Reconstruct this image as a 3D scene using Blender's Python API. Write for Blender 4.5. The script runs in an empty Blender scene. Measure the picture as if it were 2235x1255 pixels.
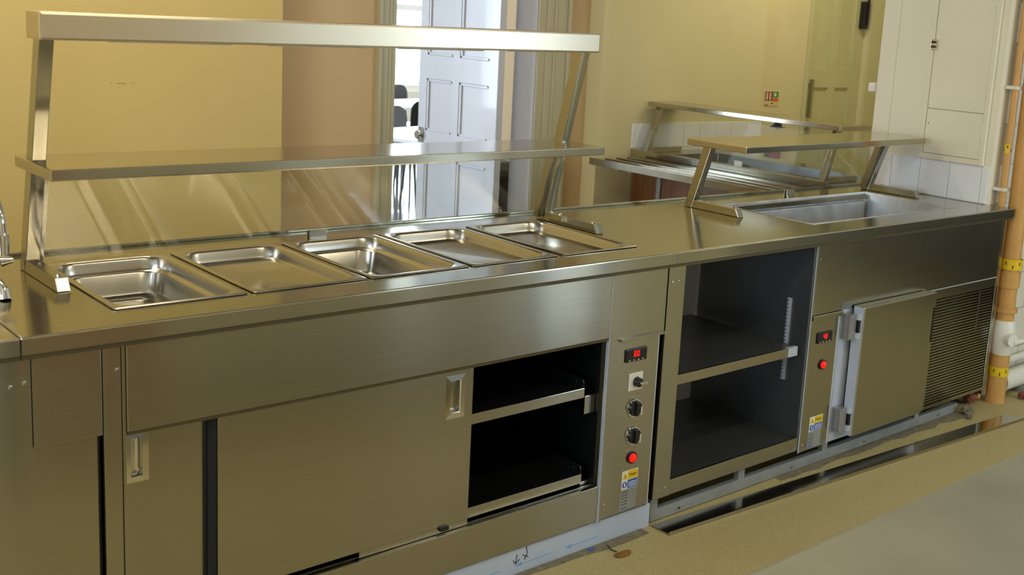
import bpy, bmesh, math, random
from mathutils import Vector, Matrix
random.seed(7)
S = bpy.context.scene
COL = S.collection
T = 0.9786            # height of the serving counter top

# ------------------------------------------------------------------ camera
cd = bpy.data.cameras.new('camera'); cam = bpy.data.objects.new('camera', cd); COL.objects.link(cam)
S.camera = cam
W, H, F = 2235.0, 1255.0, 2429.38
yaw, pitch, roll = 0.7655, 0.1822, 0.0649
fw = Vector((math.sin(yaw)*math.cos(pitch), math.cos(yaw)*math.cos(pitch), -math.sin(pitch)))
r0 = Vector((math.cos(yaw), -math.sin(yaw), 0)); u0 = r0.cross(fw)
rt = math.cos(roll)*r0 + math.sin(roll)*u0; up = -math.sin(roll)*r0 + math.cos(roll)*u0
M = Matrix((rt, up, -fw)).transposed().to_4x4(); M.translation = Vector((0, -2.4474, 1.6897))
cam.matrix_world = M
cd.sensor_fit = 'HORIZONTAL'; cd.sensor_width = 36; cd.lens = F/W*36
cd.shift_x = -225.89/W; cd.shift_y = -117.46/W
cd.clip_start = 0.05; cd.clip_end = 200
cd.dof.use_dof = True; cd.dof.focus_distance = 3.9; cd.dof.aperture_fstop = 5.0

# ------------------------------------------------------------------ world, light, exposure
w = bpy.data.worlds.new('overcast_sky'); S.world = w; w.use_nodes = True
bg = w.node_tree.nodes['Background']; bg.inputs[0].default_value = (0.80, 0.90, 1.0, 1); bg.inputs[1].default_value = 4.0
def area(name, loc, rot, sx, sy, e, c, spread=180):
    l = bpy.data.lights.new(name, 'AREA'); l.shape = 'RECTANGLE'; l.size = sx; l.size_y = sy; l.energy = e; l.color = c
    l.spread = math.radians(spread)
    o = bpy.data.objects.new(name, l); o.location = loc; o.rotation_euler = rot; COL.objects.link(o); return o
DAY = (0.66, 0.82, 1.0); WARM = (1.0, 0.87, 0.64)
PI = math.pi
# daylight in the window openings
area('kitchen_window_daylight', (6.1, -4.55, 1.75), (PI/2, 0, 0), 0.56, 1.3, 60, DAY)
area('kitchen_window_daylight', (4.6, -4.55, 1.75), (PI/2, 0, 0), 0.35, 1.3, 5, DAY)
area('kitchen_side_window_daylight', (-2.93, -1.6, 1.75), (PI/2, 0, -PI/2), 2.0, 1.4, 75, DAY)
area('hall_added_window_light', (-2.93, 1.55, 1.7), (PI/2, 0, -PI/2), 1.1, 1.5, 26, (1.0, 0.94, 0.80))  # light of an unseen window added to brighten the hall
area('dining_window_daylight', (8.6, 11.9, 1.9), (-PI/2, 0, 0), 5.0, 2.3, 450, (0.80, 0.88, 1.0))
area('dining_side_window_daylight', (-0.93, 6.5, 1.7), (PI/2, 0, -PI/2), 5.0, 2.2, 210, (0.68, 0.80, 1.0))
# unseen strip lamps added under the ceilings for light (fittings built below)
area('hall_added_lamp_light', (1.2, 1.45, 3.02), (0, 0, 0), 1.4, 0.12, 22, WARM)
area('hall_added_lamp_light', (5.9, 1.6, 3.02), (0, 0, 0), 1.4, 0.12, 18, WARM)
area('kitchen_added_lamp_light', (1.6, -1.6, 3.02), (0, 0, 0), 1.4, 0.12, 24, WARM)
area('kitchen_added_lamp_light', (4.2, -2.4, 3.02), (0, 0, 0), 1.4, 0.12, 18, WARM)
S.view_settings.view_transform = 'Standard'; S.view_settings.look = 'None'
S.view_settings.gamma = 1.0; S.view_settings.use_curve_mapping = False
S.view_settings.exposure = 0.0

# ------------------------------------------------------------------ materials
def lin(c):
    return tuple((v/12.92 if v <= 0.04045 else ((v+0.055)/1.055)**2.4) for v in [x/255 for x in c])
def mat(name, c, rough=0.5, metal=0.0, var=0.06, scale=6.0, bump=0.0, bscale=60.0, stretch=(1, 1, 1), aniso=0.0,
        spec=0.5, emit=0.0, coat=0.0, rvar=0.0, second=None):
    m = bpy.data.materials.new(name); m.use_nodes = True; nt = m.node_tree; n = nt.nodes; b = n['Principled BSDF']
    b.inputs['Roughness'].default_value = rough; b.inputs['Metallic'].default_value = metal
    b.inputs['Specular IOR Level'].default_value = spec; b.inputs['Coat Weight'].default_value = coat
    L = lin(c)
    tc = n.new('ShaderNodeTexCoord'); mp = n.new('ShaderNodeMapping'); mp.inputs['Scale'].default_value = stretch
    nt.links.new(tc.outputs['Object'], mp.inputs['Vector'])
    nz = n.new('ShaderNodeTexNoise'); nz.inputs['Scale'].default_value = scale; nz.inputs['Detail'].default_value = 4
    nt.links.new(mp.outputs[0], nz.inputs['Vector'])
    cr = n.new('ShaderNodeValToRGB'); cr.color_ramp.elements[0].position = 0.3; cr.color_ramp.elements[1].position = 0.7
    lo = second and lin(second) or tuple(max(0, v*(1-var)) for v in L); hi = L if second else tuple(min(1, v*(1+var)) for v in L)
    cr.color_ramp.elements[0].color = (*lo, 1); cr.color_ramp.elements[1].color = (*hi, 1)
    nt.links.new(nz.outputs['Fac'], cr.inputs[0]); nt.links.new(cr.outputs[0], b.inputs['Base Color'])
    if rvar:
        mr = n.new('ShaderNodeMapRange'); mr.inputs['To Min'].default_value = rough-rvar; mr.inputs['To Max'].default_value = rough+rvar
        nt.links.new(nz.outputs['Fac'], mr.inputs['Value']); nt.links.new(mr.outputs[0], b.inputs['Roughness'])
    if bump:
        n2 = n.new('ShaderNodeTexNoise'); n2.inputs['Scale'].default_value = bscale; n2.inputs['Detail'].default_value = 3
        nt.links.new(mp.outputs[0], n2.inputs['Vector'])
        bp = n.new('ShaderNodeBump'); bp.inputs['Strength'].default_value = bump; bp.inputs['Distance'].default_value = 0.002
        nt.links.new(n2.outputs['Fac'], bp.inputs['Height']); nt.links.new(bp.outputs[0], b.inputs['Normal'])
    if aniso:
        b.inputs['Anisotropic'].default_value = aniso
        tg = n.new('ShaderNodeTangent'); tg.direction_type = 'RADIAL'; tg.axis = 'Z'
        nt.links.new(tg.outputs[0], b.inputs['Tangent']); b.inputs['Anisotropic Rotation'].default_value = 0.25
    if emit:
        b.inputs['Emission Color'].default_value = (*L, 1); b.inputs['Emission Strength'].default_value = emit
    return m
STEEL_F = mat('brushed_steel_front', (176, 173, 160), 0.165, 1.0, var=0.03, scale=3, stretch=(1, 1, 60), aniso=1.0, rvar=0.012)
STEEL_T = mat('satin_steel_top', (170, 167, 152), 0.14, 1.0, var=0.04, scale=5, stretch=(1, 12, 1), rvar=0.03)
STEEL_S = mat('steel_shelf', (182, 177, 162), 0.14, 1.0, var=0.04, scale=5, stretch=(1, 12, 1), rvar=0.03)
STEEL_L = mat('satin_steel_lamp', (208, 199, 178), 0.34, 1.0, var=0.03, scale=3, stretch=(1, 1, 60), aniso=0.6)
STEEL_P = mat('pressed_steel_pan', (192, 188, 180), 0.24, 1.0, var=0.05, scale=9, rvar=0.05)
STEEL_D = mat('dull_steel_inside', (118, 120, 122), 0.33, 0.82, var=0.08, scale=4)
STEEL_W = mat('worn_steel_well', (205, 207, 210), 0.45, 0.9, var=0.16, scale=14, rvar=0.1)
STEEL_G = mat('galvanised_frame', (150, 154, 152), 0.55, 0.3, var=0.1, scale=12)
PALE = mat('pale_trim_and_edge_sheen', (196, 204, 218), 0.35, 0.25, var=0.03)  # pale trim colour; also daylight sheen painted onto steel edges
CHROME = mat('chrome', (215, 215, 215), 0.07, 1.0, var=0.02)
BLACKP = mat('black_plastic', (22, 22, 24), 0.35, 0.0, var=0.1)
SHADE_M = mat('painted_edge_shade', (96, 88, 66), 0.5, 0.8)  # dark tone for the shade painted under worktop and apron edges
STEEL_H = mat('shaded_steel_inside', (96, 98, 100), 0.36, 1.0, var=0.08, scale=4)  # steel darkened so the unlit cupboard inside stays black
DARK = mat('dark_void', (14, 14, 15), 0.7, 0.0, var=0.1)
RED_E = mat('red_led', (255, 16, 14), 0.4, emit=1.1)
RED_L = mat('red_indicator', (235, 18, 14), 0.25, emit=0.7)
FLOORM = mat('speckled_vinyl_floor', (190, 176, 128), 0.62, 0.0, scale=260, second=(158, 145, 98), bump=0.05, bscale=300)
PAINT_L = mat('ochre_cream_paint', (212, 186, 118), 0.55, var=0.03, scale=1.5, bump=0.04, bscale=90)
PAINT_P = mat('peach_paint', (210, 180, 136), 0.55, var=0.03, scale=1.5, bump=0.04, bscale=90)
PAINT_Y = mat('pale_yellow_paint', (220, 212, 168), 0.5, var=0.03, scale=2, bump=0.05, bscale=70)
PAINT_W = mat('cream_white_paint', (232, 226, 206), 0.5, var=0.025, scale=3, bump=0.05, bscale=60)
PAINT_B = mat('white_block_paint', (222, 218, 200), 0.55, var=0.04, scale=8, bump=0.1, bscale=90)
CEILM = mat('white_ceiling_paint', (225, 220, 205), 0.8, var=0.02)
GLOSS_O = mat('olive_gloss_paint', (186, 178, 146), 0.28, var=0.04, scale=4, coat=0.3, bump=0.06, bscale=30, stretch=(1, 1, .2))
GLOSS_W = mat('white_gloss_paint', (206, 207, 214), 0.22, var=0.03, scale=4, coat=0.5, bump=0.14, bscale=22, stretch=(1, 1, .18))
GREEN_D = mat('sage_door_paint', (202, 202, 156), 0.4, var=0.04, scale=3)
TILEM = mat('white_wall_tile', (240, 243, 250), 0.14, var=0.02, coat=0.3)
GROUT = mat('tile_grout', (196, 190, 172), 0.8)
WOOD = mat('brown_wood_laminate', (136, 92, 52), 0.42, scale=5, second=(108, 68, 36), stretch=(6, 6, .6))
ORANGE = mat('ochre_pipe_paint', (204, 156, 88), 0.4, var=0.08, scale=9)
WHITEP = mat('white_plastic', (228, 226, 216), 0.4, var=0.03)
YELLOWT = mat('yellow_tape', (232, 196, 20), 0.4)
BLUEP = mat('blue_print', (40, 96, 190), 0.45)
FILM = mat('pale_blue_protective_film', (186, 200, 222), 0.3, var=0.05, scale=6)
FILMB = mat('blue_film_print', (120, 170, 224), 0.4)
INK = mat('black_ink', (30, 28, 30), 0.6)
CREAMP = mat('cream_paper', (222, 206, 160), 0.7)
REDM = mat('red_enamel', (150, 28, 24), 0.35)
GREENP = mat('green_print', (70, 150, 70), 0.5)
RUBBLE = mat('grey_mortar_rubble', (120, 112, 92), 0.9, var=0.3, scale=40, bump=0.5, bscale=60)
BRICKR = mat('red_brick_rubble', (128, 74, 50), 0.9, var=0.3, scale=40)
BROWNL = mat('brown_dry_leaf', (128, 92, 40), 0.7, var=0.2, scale=30)
TILEF = mat('dark_wet_floor', (80, 84, 92), 0.12, scale=7, second=(34, 36, 42), coat=0.4)
TABLEW = mat('white_table_laminate', (236, 236, 236), 0.3)
LEAFM = mat('green_leaves', (92, 130, 96), 0.8, var=0.3, scale=6)
HEDGEB = mat('pale_stone', (214, 214, 206), 0.8)
LAMPM = mat('added_lamp_diffuser', (255, 232, 190), 0.5, emit=1.5)  # glow of the added strip lamps
def glass(name, c=(1, 1, 1), mixfac=0.90):
    m = bpy.data.materials.new(name); m.use_nodes = True; nt = m.node_tree; n = nt.nodes
    n.remove(n['Principled BSDF'])
    tr = n.new('ShaderNodeBsdfTransparent'); tr.inputs[0].default_value = (*c, 1)
    gl = n.new('ShaderNodeBsdfGlossy'); gl.inputs['Roughness'].default_value = 0.02
    tc = n.new('ShaderNodeTexCoord'); nz = n.new('ShaderNodeTexNoise'); nz.inputs['Scale'].default_value = 3.0
    nt.links.new(tc.outputs['Object'], nz.inputs['Vector'])
    ge = n.new('ShaderNodeNewGeometry'); dt = n.new('ShaderNodeVectorMath'); dt.operation = 'DOT_PRODUCT'
    nt.links.new(ge.outputs['Normal'], dt.inputs[0]); nt.links.new(ge.outputs['Incoming'], dt.inputs[1])
    ab = n.new('ShaderNodeMath'); ab.operation = 'ABSOLUTE'; nt.links.new(dt.outputs['Value'], ab.inputs[0])
    om = n.new('ShaderNodeMath'); om.operation = 'SUBTRACT'; om.inputs[0].default_value = 1.0; nt.links.new(ab.outputs[0], om.inputs[1])
    pw = n.new('ShaderNodeMath'); pw.operation = 'POWER'; pw.inputs[1].default_value = 5.0; nt.links.new(om.outputs[0], pw.inputs[0])
    fr = n.new('ShaderNodeMath'); fr.operation = 'MULTIPLY_ADD'; fr.inputs[1].default_value = 0.96; fr.inputs[2].default_value = 0.04; nt.links.new(pw.outputs[0], fr.inputs[0])
    ad = n.new('ShaderNodeMath'); ad.operation = 'MULTIPLY_ADD'; ad.inputs[1].default_value = 0.02
    nt.links.new(nz.outputs['Fac'], ad.inputs[0]); nt.links.new(fr.outputs[0], ad.inputs[2])
    mx = n.new('ShaderNodeMixShader'); nt.links.new(ad.outputs[0], mx.inputs[0])
    nt.links.new(tr.outputs[0], mx.inputs[1]); nt.links.new(gl.outputs[0], mx.inputs[2])
    nt.links.new(mx.outputs[0], n['Material Output'].inputs[0]); return m
GLASS = glass('clear_glass', (0.95, 0.97, 0.96))
HINGE = mat('hinge_steel', (168, 168, 172), 0.3, 0.7)
CAPT = mat('engraved_caption', (150, 136, 96), 0.5)

# ------------------------------------------------------------------ helpers
ORG = {}
def org(o): return ORG.get(o.name, Vector((0, 0, 0))) if o else Vector((0, 0, 0))
def thing(name, label, cat, loc=(0, 0, 0), group=None):
    o = bpy.data.objects.new(name, None); COL.objects.link(o); o.location = loc; o.empty_display_size = 0.05
    ORG[o.name] = Vector(loc); o['label'] = label; o['category'] = cat
    if group: o['group'] = group
    return o
def tag(o, label, cat, group=None, kind=None):
    o['label'] = label; o['category'] = cat
    if group: o['group'] = group
    if kind: o['kind'] = kind
    return o
def obj(name, bm, m, parent=None, smooth=False, origin=None, label=None):
    """link a bmesh given in world coordinates; its origin is the parent's, or the base of its own box"""
    if parent: og = org(parent)
    elif origin is not None: og = Vector(origin)
    else:
        xs = [v.co for v in bm.verts]
        og = Vector((sum(v.x for v in xs)/len(xs), sum(v.y for v in xs)/len(xs), min(v.z for v in xs)))
    bmesh.ops.translate(bm, verts=bm.verts, vec=-og)
    bmesh.ops.recalc_face_normals(bm, faces=bm.faces)
    me = bpy.data.meshes.new(name); bm.to_mesh(me); bm.free()
    for mm in (m if isinstance(m, (list, tuple)) else [m]): me.materials.append(mm)
    if smooth:
        for p in me.polygons: p.use_smooth = True
        try: me.set_sharp_from_angle(angle=math.radians(35))
        except Exception: pass
    o = bpy.data.objects.new(name, me); COL.objects.link(o)
    if parent: o.parent = parent
    else: o.location = og
    ORG[o.name] = og
    if label: o['label'] = label
    return o
def struct(o): o['kind'] = 'structure'; return o
def B(): return bmesh.new()
def abox(bm, x0, x1, y0, y1, z0, z1, bev=0.0):
    vs = [bm.verts.new((x, y, z)) for z in (z0, z1) for y in (y0, y1) for x in (x0, x1)]
    fs = [bm.faces.new([vs[i] for i in f]) for f in ((0, 1, 3, 2), (4, 6, 7, 5), (0, 4, 5, 1), (2, 3, 7, 6), (0, 2, 6, 4), (1, 5, 7, 3))]
    if bev:
        es = list({e for f in fs for e in f.edges})
        bmesh.ops.bevel(bm, geom=es, offset=bev, segments=2, affect='EDGES', profile=0.6)
    return bm
def box(name, x0, x1, y0, y1, z0, z1, m, parent=None, bev=0.0, label=None):
    return obj(name, abox(B(), x0, x1, y0, y1, z0, z1, bev), m, parent, label=label)
def ahex(bm, pts, bev=0.0):
    """8 corners: bottom 0-3 round, top 4-7 round"""
    vs = [bm.verts.new(p) for p in pts]
    fs = [bm.faces.new([vs[i] for i in f]) for f in ((3, 2, 1, 0), (4, 5, 6, 7), (0, 1, 5, 4), (1, 2, 6, 5), (2, 3, 7, 6), (3, 0, 4, 7))]
    if bev:
        es = list({e for f in fs for e in f.edges})
        bmesh.ops.bevel(bm, geom=es, offset=bev, segments=2, affect='EDGES', profile=0.6)
    return bm
def span(bm, xl, yl0, yl1, zl0, zl1, xr, yr0, yr1, zr0, zr1, bev=0.0):
    return ahex(bm, [(xl, yl0, zl0), (xr, yr0, zr0), (xr, yr1, zr0), (xl, yl1, zl0), (xl, yl0, zl1), (xr, yr0, zr1), (xr, yr1, zr1), (xl, yl1, zl1)], bev)
def atube(bm, pts, r, n=12, caps=True):
    pts = [Vector(p) for p in pts]; rs = r if isinstance(r, (list, tuple)) else [r]*len(pts)
    rings = []; prev = None
    for i, p in enumerate(pts):
        d = (pts[min(i+1, len(pts)-1)]-pts[max(i-1, 0)]).normalized()
        if prev is None:
            a = d.orthogonal().normalized()
        else:
            a = (prev-d*prev.dot(d)).normalized()
        prev = a; b = d.cross(a)
        rings.append([bm.verts.new(p+(a*math.cos(2*PI*k/n)+b*math.sin(2*PI*k/n))*rs[i]) for k in range(n)])
    for i in range(len(rings)-1):
        for k in range(n): bm.faces.new((rings[i][k], rings[i][(k+1) % n], rings[i+1][(k+1) % n], rings[i+1][k]))
    if caps:
        bm.faces.new(rings[0][::-1]); bm.faces.new(rings[-1])
    return bm
def tube(name, pts, r, m, parent=None, n=12, label=None):
    return obj(name, atube(B(), pts, r, n), m, parent, smooth=True, label=label)
def grid_plate(xs, ys, skip, z0, z1, axis='z'):
    """plate cut by xs, ys with some cells left open; extruded from z1 to z0 along the third axis"""
    bm = B(); V = {}
    def vert(i, j):
        if (i, j) not in V:
            a, b = xs[i], ys[j]
            V[i, j] = bm.verts.new((a, b, z1) if axis == 'z' else (a, z1, b))
        return V[i, j]
    for i in range(len(xs)-1):
        for j in range(len(ys)-1):
            if skip(i, j): continue
            bm.faces.new((vert(i, j), vert(i+1, j), vert(i+1, j+1), vert(i, j+1)))
    r = bmesh.ops.extrude_face_region(bm, geom=list(bm.faces))
    nv = [g for g in r['geom'] if isinstance(g, bmesh.types.BMVert)]
    d = z0-z1
    bmesh.ops.translate(bm, verts=nv, vec=(0, 0, d) if axis == 'z' else (0, d, 0))
    return bm
def add_bevel(o, wd=0.002, seg=2):
    md = o.modifiers.new('edge_round', 'BEVEL'); md.width = wd; md.segments = seg; md.limit_method = 'ANGLE'; md.angle_limit = math.radians(40)
def rrect(x0, x1, y0, y1, r, z, n=6):
    pts = []
    for cx, cy, a in ((x1-r, y1-r, 0), (x0+r, y1-r, PI/2), (x0+r, y0+r, PI), (x1-r, y0+r, 3*PI/2)):
        for k in range(n+1): pts.append((cx+r*math.cos(a+k*PI/2/n), cy+r*math.sin(a+k*PI/2/n), z))
    return pts
def loft(bm, rings, cap0=False, cap1=False):
    R = [[bm.verts.new(p) for p in rg] for rg in rings]; n = len(R[0])
    for a, b in zip(R, R[1:]):
        for k in range(n): bm.faces.new((a[k], a[(k+1) % n], b[(k+1) % n], b[k]))
    if cap0: bm.faces.new(R[0][::-1])
    if cap1: bm.faces.new(R[-1])
    return bm
def disc_y(bm, x, y0, y1, z, r, n=20, r1=None):
    """cylinder with its axis along y (y0 the back, y1 the front)"""
    r1 = r if r1 is None else r1
    loft(bm, [[(x+rr*math.cos(2*PI*k/n), yy, z+rr*math.sin(2*PI*k/n)) for k in range(n)] for yy, rr in ((y0, r), (y1, r1))], True, True)
    return bm
def text(body, x, y, z, size, m, parent, rot=(PI/2, 0, 0), align='CENTER'):
    c = bpy.data.curves.new('lettering', 'FONT'); c.body = body; c.size = size; c.align_x = align; c.align_y = 'CENTER'; c.extrude = 0.0002
    c.materials.append(m); o = bpy.data.objects.new('lettering', c); COL.objects.link(o); o.parent = parent
    me = bpy.data.meshes.new_from_object(o); bpy.data.objects.remove(o)
    if not me.materials: me.materials.append(m)
    o = bpy.data.objects.new('lettering', me); COL.objects.link(o); o.parent = parent
    o.location = Vector((x, y, z))-org(parent); o.rotation_euler = rot; return o
def copy_tree(o, loc, rz=None, label=None):
    c = o.copy(); COL.objects.link(c); c.location = loc
    if rz is not None: c.rotation_euler = (0, 0, rz)
    if label: c['label'] = label
    for ch in o.children:
        d = ch.copy(); COL.objects.link(d); d.parent = c
        for g in ch.children:
            e = g.copy(); COL.objects.link(e); e.parent = d
    return c

# ================================================================== THE SETTING
CZ = 3.1
struct(box('floor', -3.1, 8.0, -4.8, 2.6, -0.06, 0.0, FLOORM))
struct(box('ceiling', -3.1, 8.0, -4.8, 2.6, CZ, CZ+0.08, CEILM))
def side_wall(name, x0, x1, ys_, zs_, holes, m):
    bm = grid_plate(ys_, zs_, lambda i, j: (i, j) in holes, 0.0, x1-x0, 'z')
    for v in bm.verts: a, b, c = v.co; v.co = (x0+c, a, b)
    return struct(obj(name, bm, m))
def side_window(name, x, y0, y1, z0, z1, n):
    f = B()
    for k in range(n+1): yy = y0+(y1-y0-0.05)*k/n; abox(f, x-0.03, x+0.03, yy, yy+0.05, z0, z1)
    for z in (z0, z1-0.05): abox(f, x-0.025, x+0.025, y0, y1, z, z+0.05)
    wf = struct(obj(name, f, WHITEP)); box('pane', x-0.003, x+0.003, y0+0.03, y1-0.03, z0+0.03, z1-0.03, GLASS, wf)
side_wall('wall_left', -3.1, -3.0, [-4.8, -2.65, -0.55, 0.95, 2.15, 2.25], [0, 1.0, 2.5, CZ], {(1, 1), (3, 1)}, PAINT_P)
side_window('window_4', -3.05, -2.65, -0.55, 1.0, 2.5, 2)
side_window('window_5', -3.05, 0.95, 2.15, 1.0, 2.5, 1)  # unseen window, added for the hall light
struct(box('wall_hall_left', -3.1, 2.376, 2.25, 2.42, 0, CZ, PAINT_L))
# door wall with its opening x 3.07 .. 3.97
wd = struct(obj('wall_hall_door', grid_plate([2.2, 3.06, 3.975, 4.37], [0, 2.35, CZ], lambda i, j: i == 1 and j == 0, 2.60, 2.421, 'y'), PAINT_P))
struct(box('wall_hall_center', 4.365, 5.81, 2.30, 2.60, 0, CZ, PAINT_Y))
wr = struct(obj('wall_hall_right', grid_plate([5.81, 6.45, 7.16, 7.7], [0, 2.3, CZ], lambda i, j: i == 1 and j == 0, 2.60, 2.42, 'y'), PAINT_Y))
struct(box('wall_hall_end', 7.7, 7.8, 0.8, 2.6, 0, CZ, PAINT_Y))
pier = struct(box('wall_pier', 4.90, 7.8, 0.125, 0.80, 0, CZ, PAINT_W))
struct(box('wall_right', 7.7, 7.8, -4.8, 0.125, 0, CZ, PAINT_W))
# kitchen wall behind the viewer with two window openings
struct(obj('wall_back', grid_plate([-3.1, 4.42, 4.78, 5.80, 6.40, 7.8], [0, 1.1, 2.4, CZ], lambda i, j: i in (1, 3) and j == 1, -4.8, -4.6, 'y'), PAINT_W))
for k, (x, w_) in enumerate(((4.42, 0.36), (5.80, 0.60))):
    f = B()
    for a in ((x, x+w_-0.05) if k == 0 else (x, x+w_/2-0.025, x+w_-0.05)): abox(f, a, a+0.05, -4.74, -4.68, 1.1, 2.4)
    for z in (1.1, 2.35): abox(f, x, x+w_, -4.735, -4.685, z, z+0.05)
    wf = struct(obj('window_%d' % (k+1), f, WHITEP)); box('pane', x+0.03, x+w_-0.03, -4.713, -4.707, 1.13, 2.37, GLASS, wf)
d3 = struct(obj('added_door_3', abox(B(), 1.85, 2.65, -4.598, -4.56, 0.0, 2.05, 0.004), mat('added_copper_door_paint', (190, 118, 78), 0.5)))  # unseen brown door added for a coppery reflection in the steel
for z in (0.2, 1.15): box('door_panel', 1.97, 2.53, -4.56, -4.55, z, z+0.75, d3.data.materials[0], d3, bev=0.004)
# white painted blockwork behind the pipes
zz = [0.0, 0.21, 0.417, 0.61, 0.79, 0.98, 1.17, 1.36, 1.55, 1.74, 1.93, 2.12]
for i in range(len(zz)-1):
    x = 5.0 - (0.2 if i % 2 else 0.0)
    while x < 6.0:
        xa = max(x, 4.985); xb = x+0.40
        if xb > 4.99: box('block', xa+0.003, xb-0.003, 0.113, 0.1249, zz[i]+0.003, zz[i+1]-0.003, PAINT_B, pier, bev=0.003)
        x = xb
# wall tiles on the pier, above the worktop
tj = [0.128, 0.165, 0.335, 0.497, 0.66, 0.795]
for a, b in zip(tj, tj[1:]): box('tile', 4.892, 4.8999, a+0.0012, b-0.0012, T+0.003, 1.155, TILEM, pier, bev=0.0015)
struct(box('trim_7', 4.8965, 4.8999, 0.705, 0.80, 1.157, CZ, PAINT_W))
# tiles on the hall wall behind the far servery
whc = bpy.data.objects['wall_hall_center']
for k in range(8):
    for j in range(2): box('tile', 4.64+0.15*k+0.0015, 4.64+0.15*(k+1)-0.0015, 2.292, 2.2999, 0.84+0.15*j+0.0015, 0.84+0.15*(j+1)-0.0015, TILEM, whc, bev=0.0015)

# --- dining room beyond the doorway
struct(box('floor_dining', -1.0, 16, 2.601, 12.3, -0.06, 0.0, TILEF))
struct(box('ceiling_dining', -1.0, 16, 2.601, 12.3, 3.4, 3.5, CEILM))
side_wall('wall_dining_left', -1.1, -1.0, [2.6, 3.9, 9.1, 12.3], [0, 0.55, 2.85, 3.4], {(1, 1)}, PAINT_W)
side_window('window_6', -1.05, 3.9, 9.1, 0.55, 2.85, 4)
struct(box('wall_dining_right', 16, 16.1, 2.6, 12.3, 0, 3.4, PAINT_W))
struct(box('wall_dining_near', 4.55, 4.75, 2.601, 4.0, 0, 3.4, PAINT_P))
struct(obj('wall_dining_far', grid_plate([-1.1, 6.0, 11.2, 16.1], [0, 0.55, 3.05, 3.4], lambda i, j: i == 1 and j == 1, 12.3, 12.05, 'y'), PAINT_W))
f = B()
for a in (6.0, 7.25, 8.5, 9.75, 11.1): abox(f, a, a+0.09, 12.12, 12.18, 0.55, 3.05)
for z in (0.55, 1.75, 2.96): abox(f, 6.0, 11.2, 12.125, 12.175, z, z+0.09)
wf = struct(obj('window_3', f, WHITEP))
for a in (6.0, 7.25, 8.5, 9.75): box('pane', a+0.09, a+1.25, 12.147, 12.153, 0.64, 3.0, GLASS, wf)

# --- doorway trims
def architrave(name, x0, x1, y, z1, inner_right):
    t = struct(box(name, x0, x1, y-0.02, y+0.001, 0, z1, GLOSS_O, bev=0.003))
    a, b = (x0, x0+0.022) if inner_right else (x1-0.022, x1)
    box('moulding', a, b, y-0.034, y-0.019, 0, z1, GLOSS_O, t, bev=0.004)
    c = x0+(x1-x0)*0.6 if inner_right else x0+(x1-x0)*0.3
    box('moulding', c, c+0.014, y-0.027, y-0.019, 0, z1, GLOSS_O, t, bev=0.003)
    return t
architrave('trim_1', 2.955, 3.06, 2.42, 2.45, True)
architrave('trim_2', 4.03, 4.20, 2.42, 2.45, False)
struct(box('trim_3', 2.955, 4.20, 2.40, 2.421, 2.45, 2.56, GLOSS_O, bev=0.004))
jl = struct(box('trim_4', 3.975, 4.03, 2.405, 2.60, 0, 2.45, GLOSS_O, bev=0.002))
box('reveal_lining', 3.966, 3.975, 2.415, 2.60, 0, 2.35, GLOSS_W, jl)

# --- white panelled door standing open into the dining room
d1 = bpy.data.objects.new('door_1', None); COL.objects.link(d1); d1.location = (3.80, 2.50, 0.01); ORG['door_1'] = Vector(d1.location); d1['kind'] = 'structure'
d1['label'] = 'white gloss panelled door standing open in the doorway'
ys = [2.50, 2.585, 2.862, 2.875, 2.93, 2.94, 3.195, 3.275]
zs = [0.01, 0.22, 0.865, 1.015, 1.325, 1.465, 2.0, 2.13]
def leaf_skip(i, j): return i in (1, 5) and j in (1, 3, 5)
bm = grid_plate([2.50, 2.585, 2.865, 2.935, 3.195, 3.275], zs, lambda i, j: i in (1, 3) and j in (1, 3, 5), 0.0, 0.044, 'z')
for v in bm.verts:  # (y, z, thickness) -> world
    a, b, c = v.co; v.co = (3.78+c, a, b)
lf = obj('leaf_frame', bm, GLOSS_W, d1); add_bevel(lf, 0.003)
for a, b in ((2.585, 2.865), (2.935, 3.195)):
    for c, d in ((0.22, 0.865), (1.015, 1.325), (1.465, 2.0)):
        p = box('door_panel', 3.795, 3.81, a, b, c, d, GLOSS_W, d1)
        for q in ((a, a+0.016, c, d), (b-0.016, b, c, d), (a, b, c, c+0.016), (a, b, d-0.016, d)):
            box('panel_moulding', 3.784, 3.796, q[0], q[1], q[2], q[3], GLOSS_W, p, bev=0.003)
bm = B(); disc = [(3.745, .024), (3.752, .028), (3.762, .022), (3.768, .012), (3.78, .012)]
loft(bm, [[(x, 3.235+r*math.cos(2*PI*k/16), 0.985+r*math.sin(2*PI*k/16)) for k in range(16)] for x, r in disc], True, True)
kn = obj('door_knob', bm, CHROME, d1, smooth=True)
box('rose', 3.776, 3.781, 3.205, 3.265, 0.94, 1.03, CHROME, kn, bev=0.002)
tube('lock_edge', [(3.802, 3.2755, 0.90), (3.802, 3.2755, 1.06)], 0.006, BLACKP, d1, 8)

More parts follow.
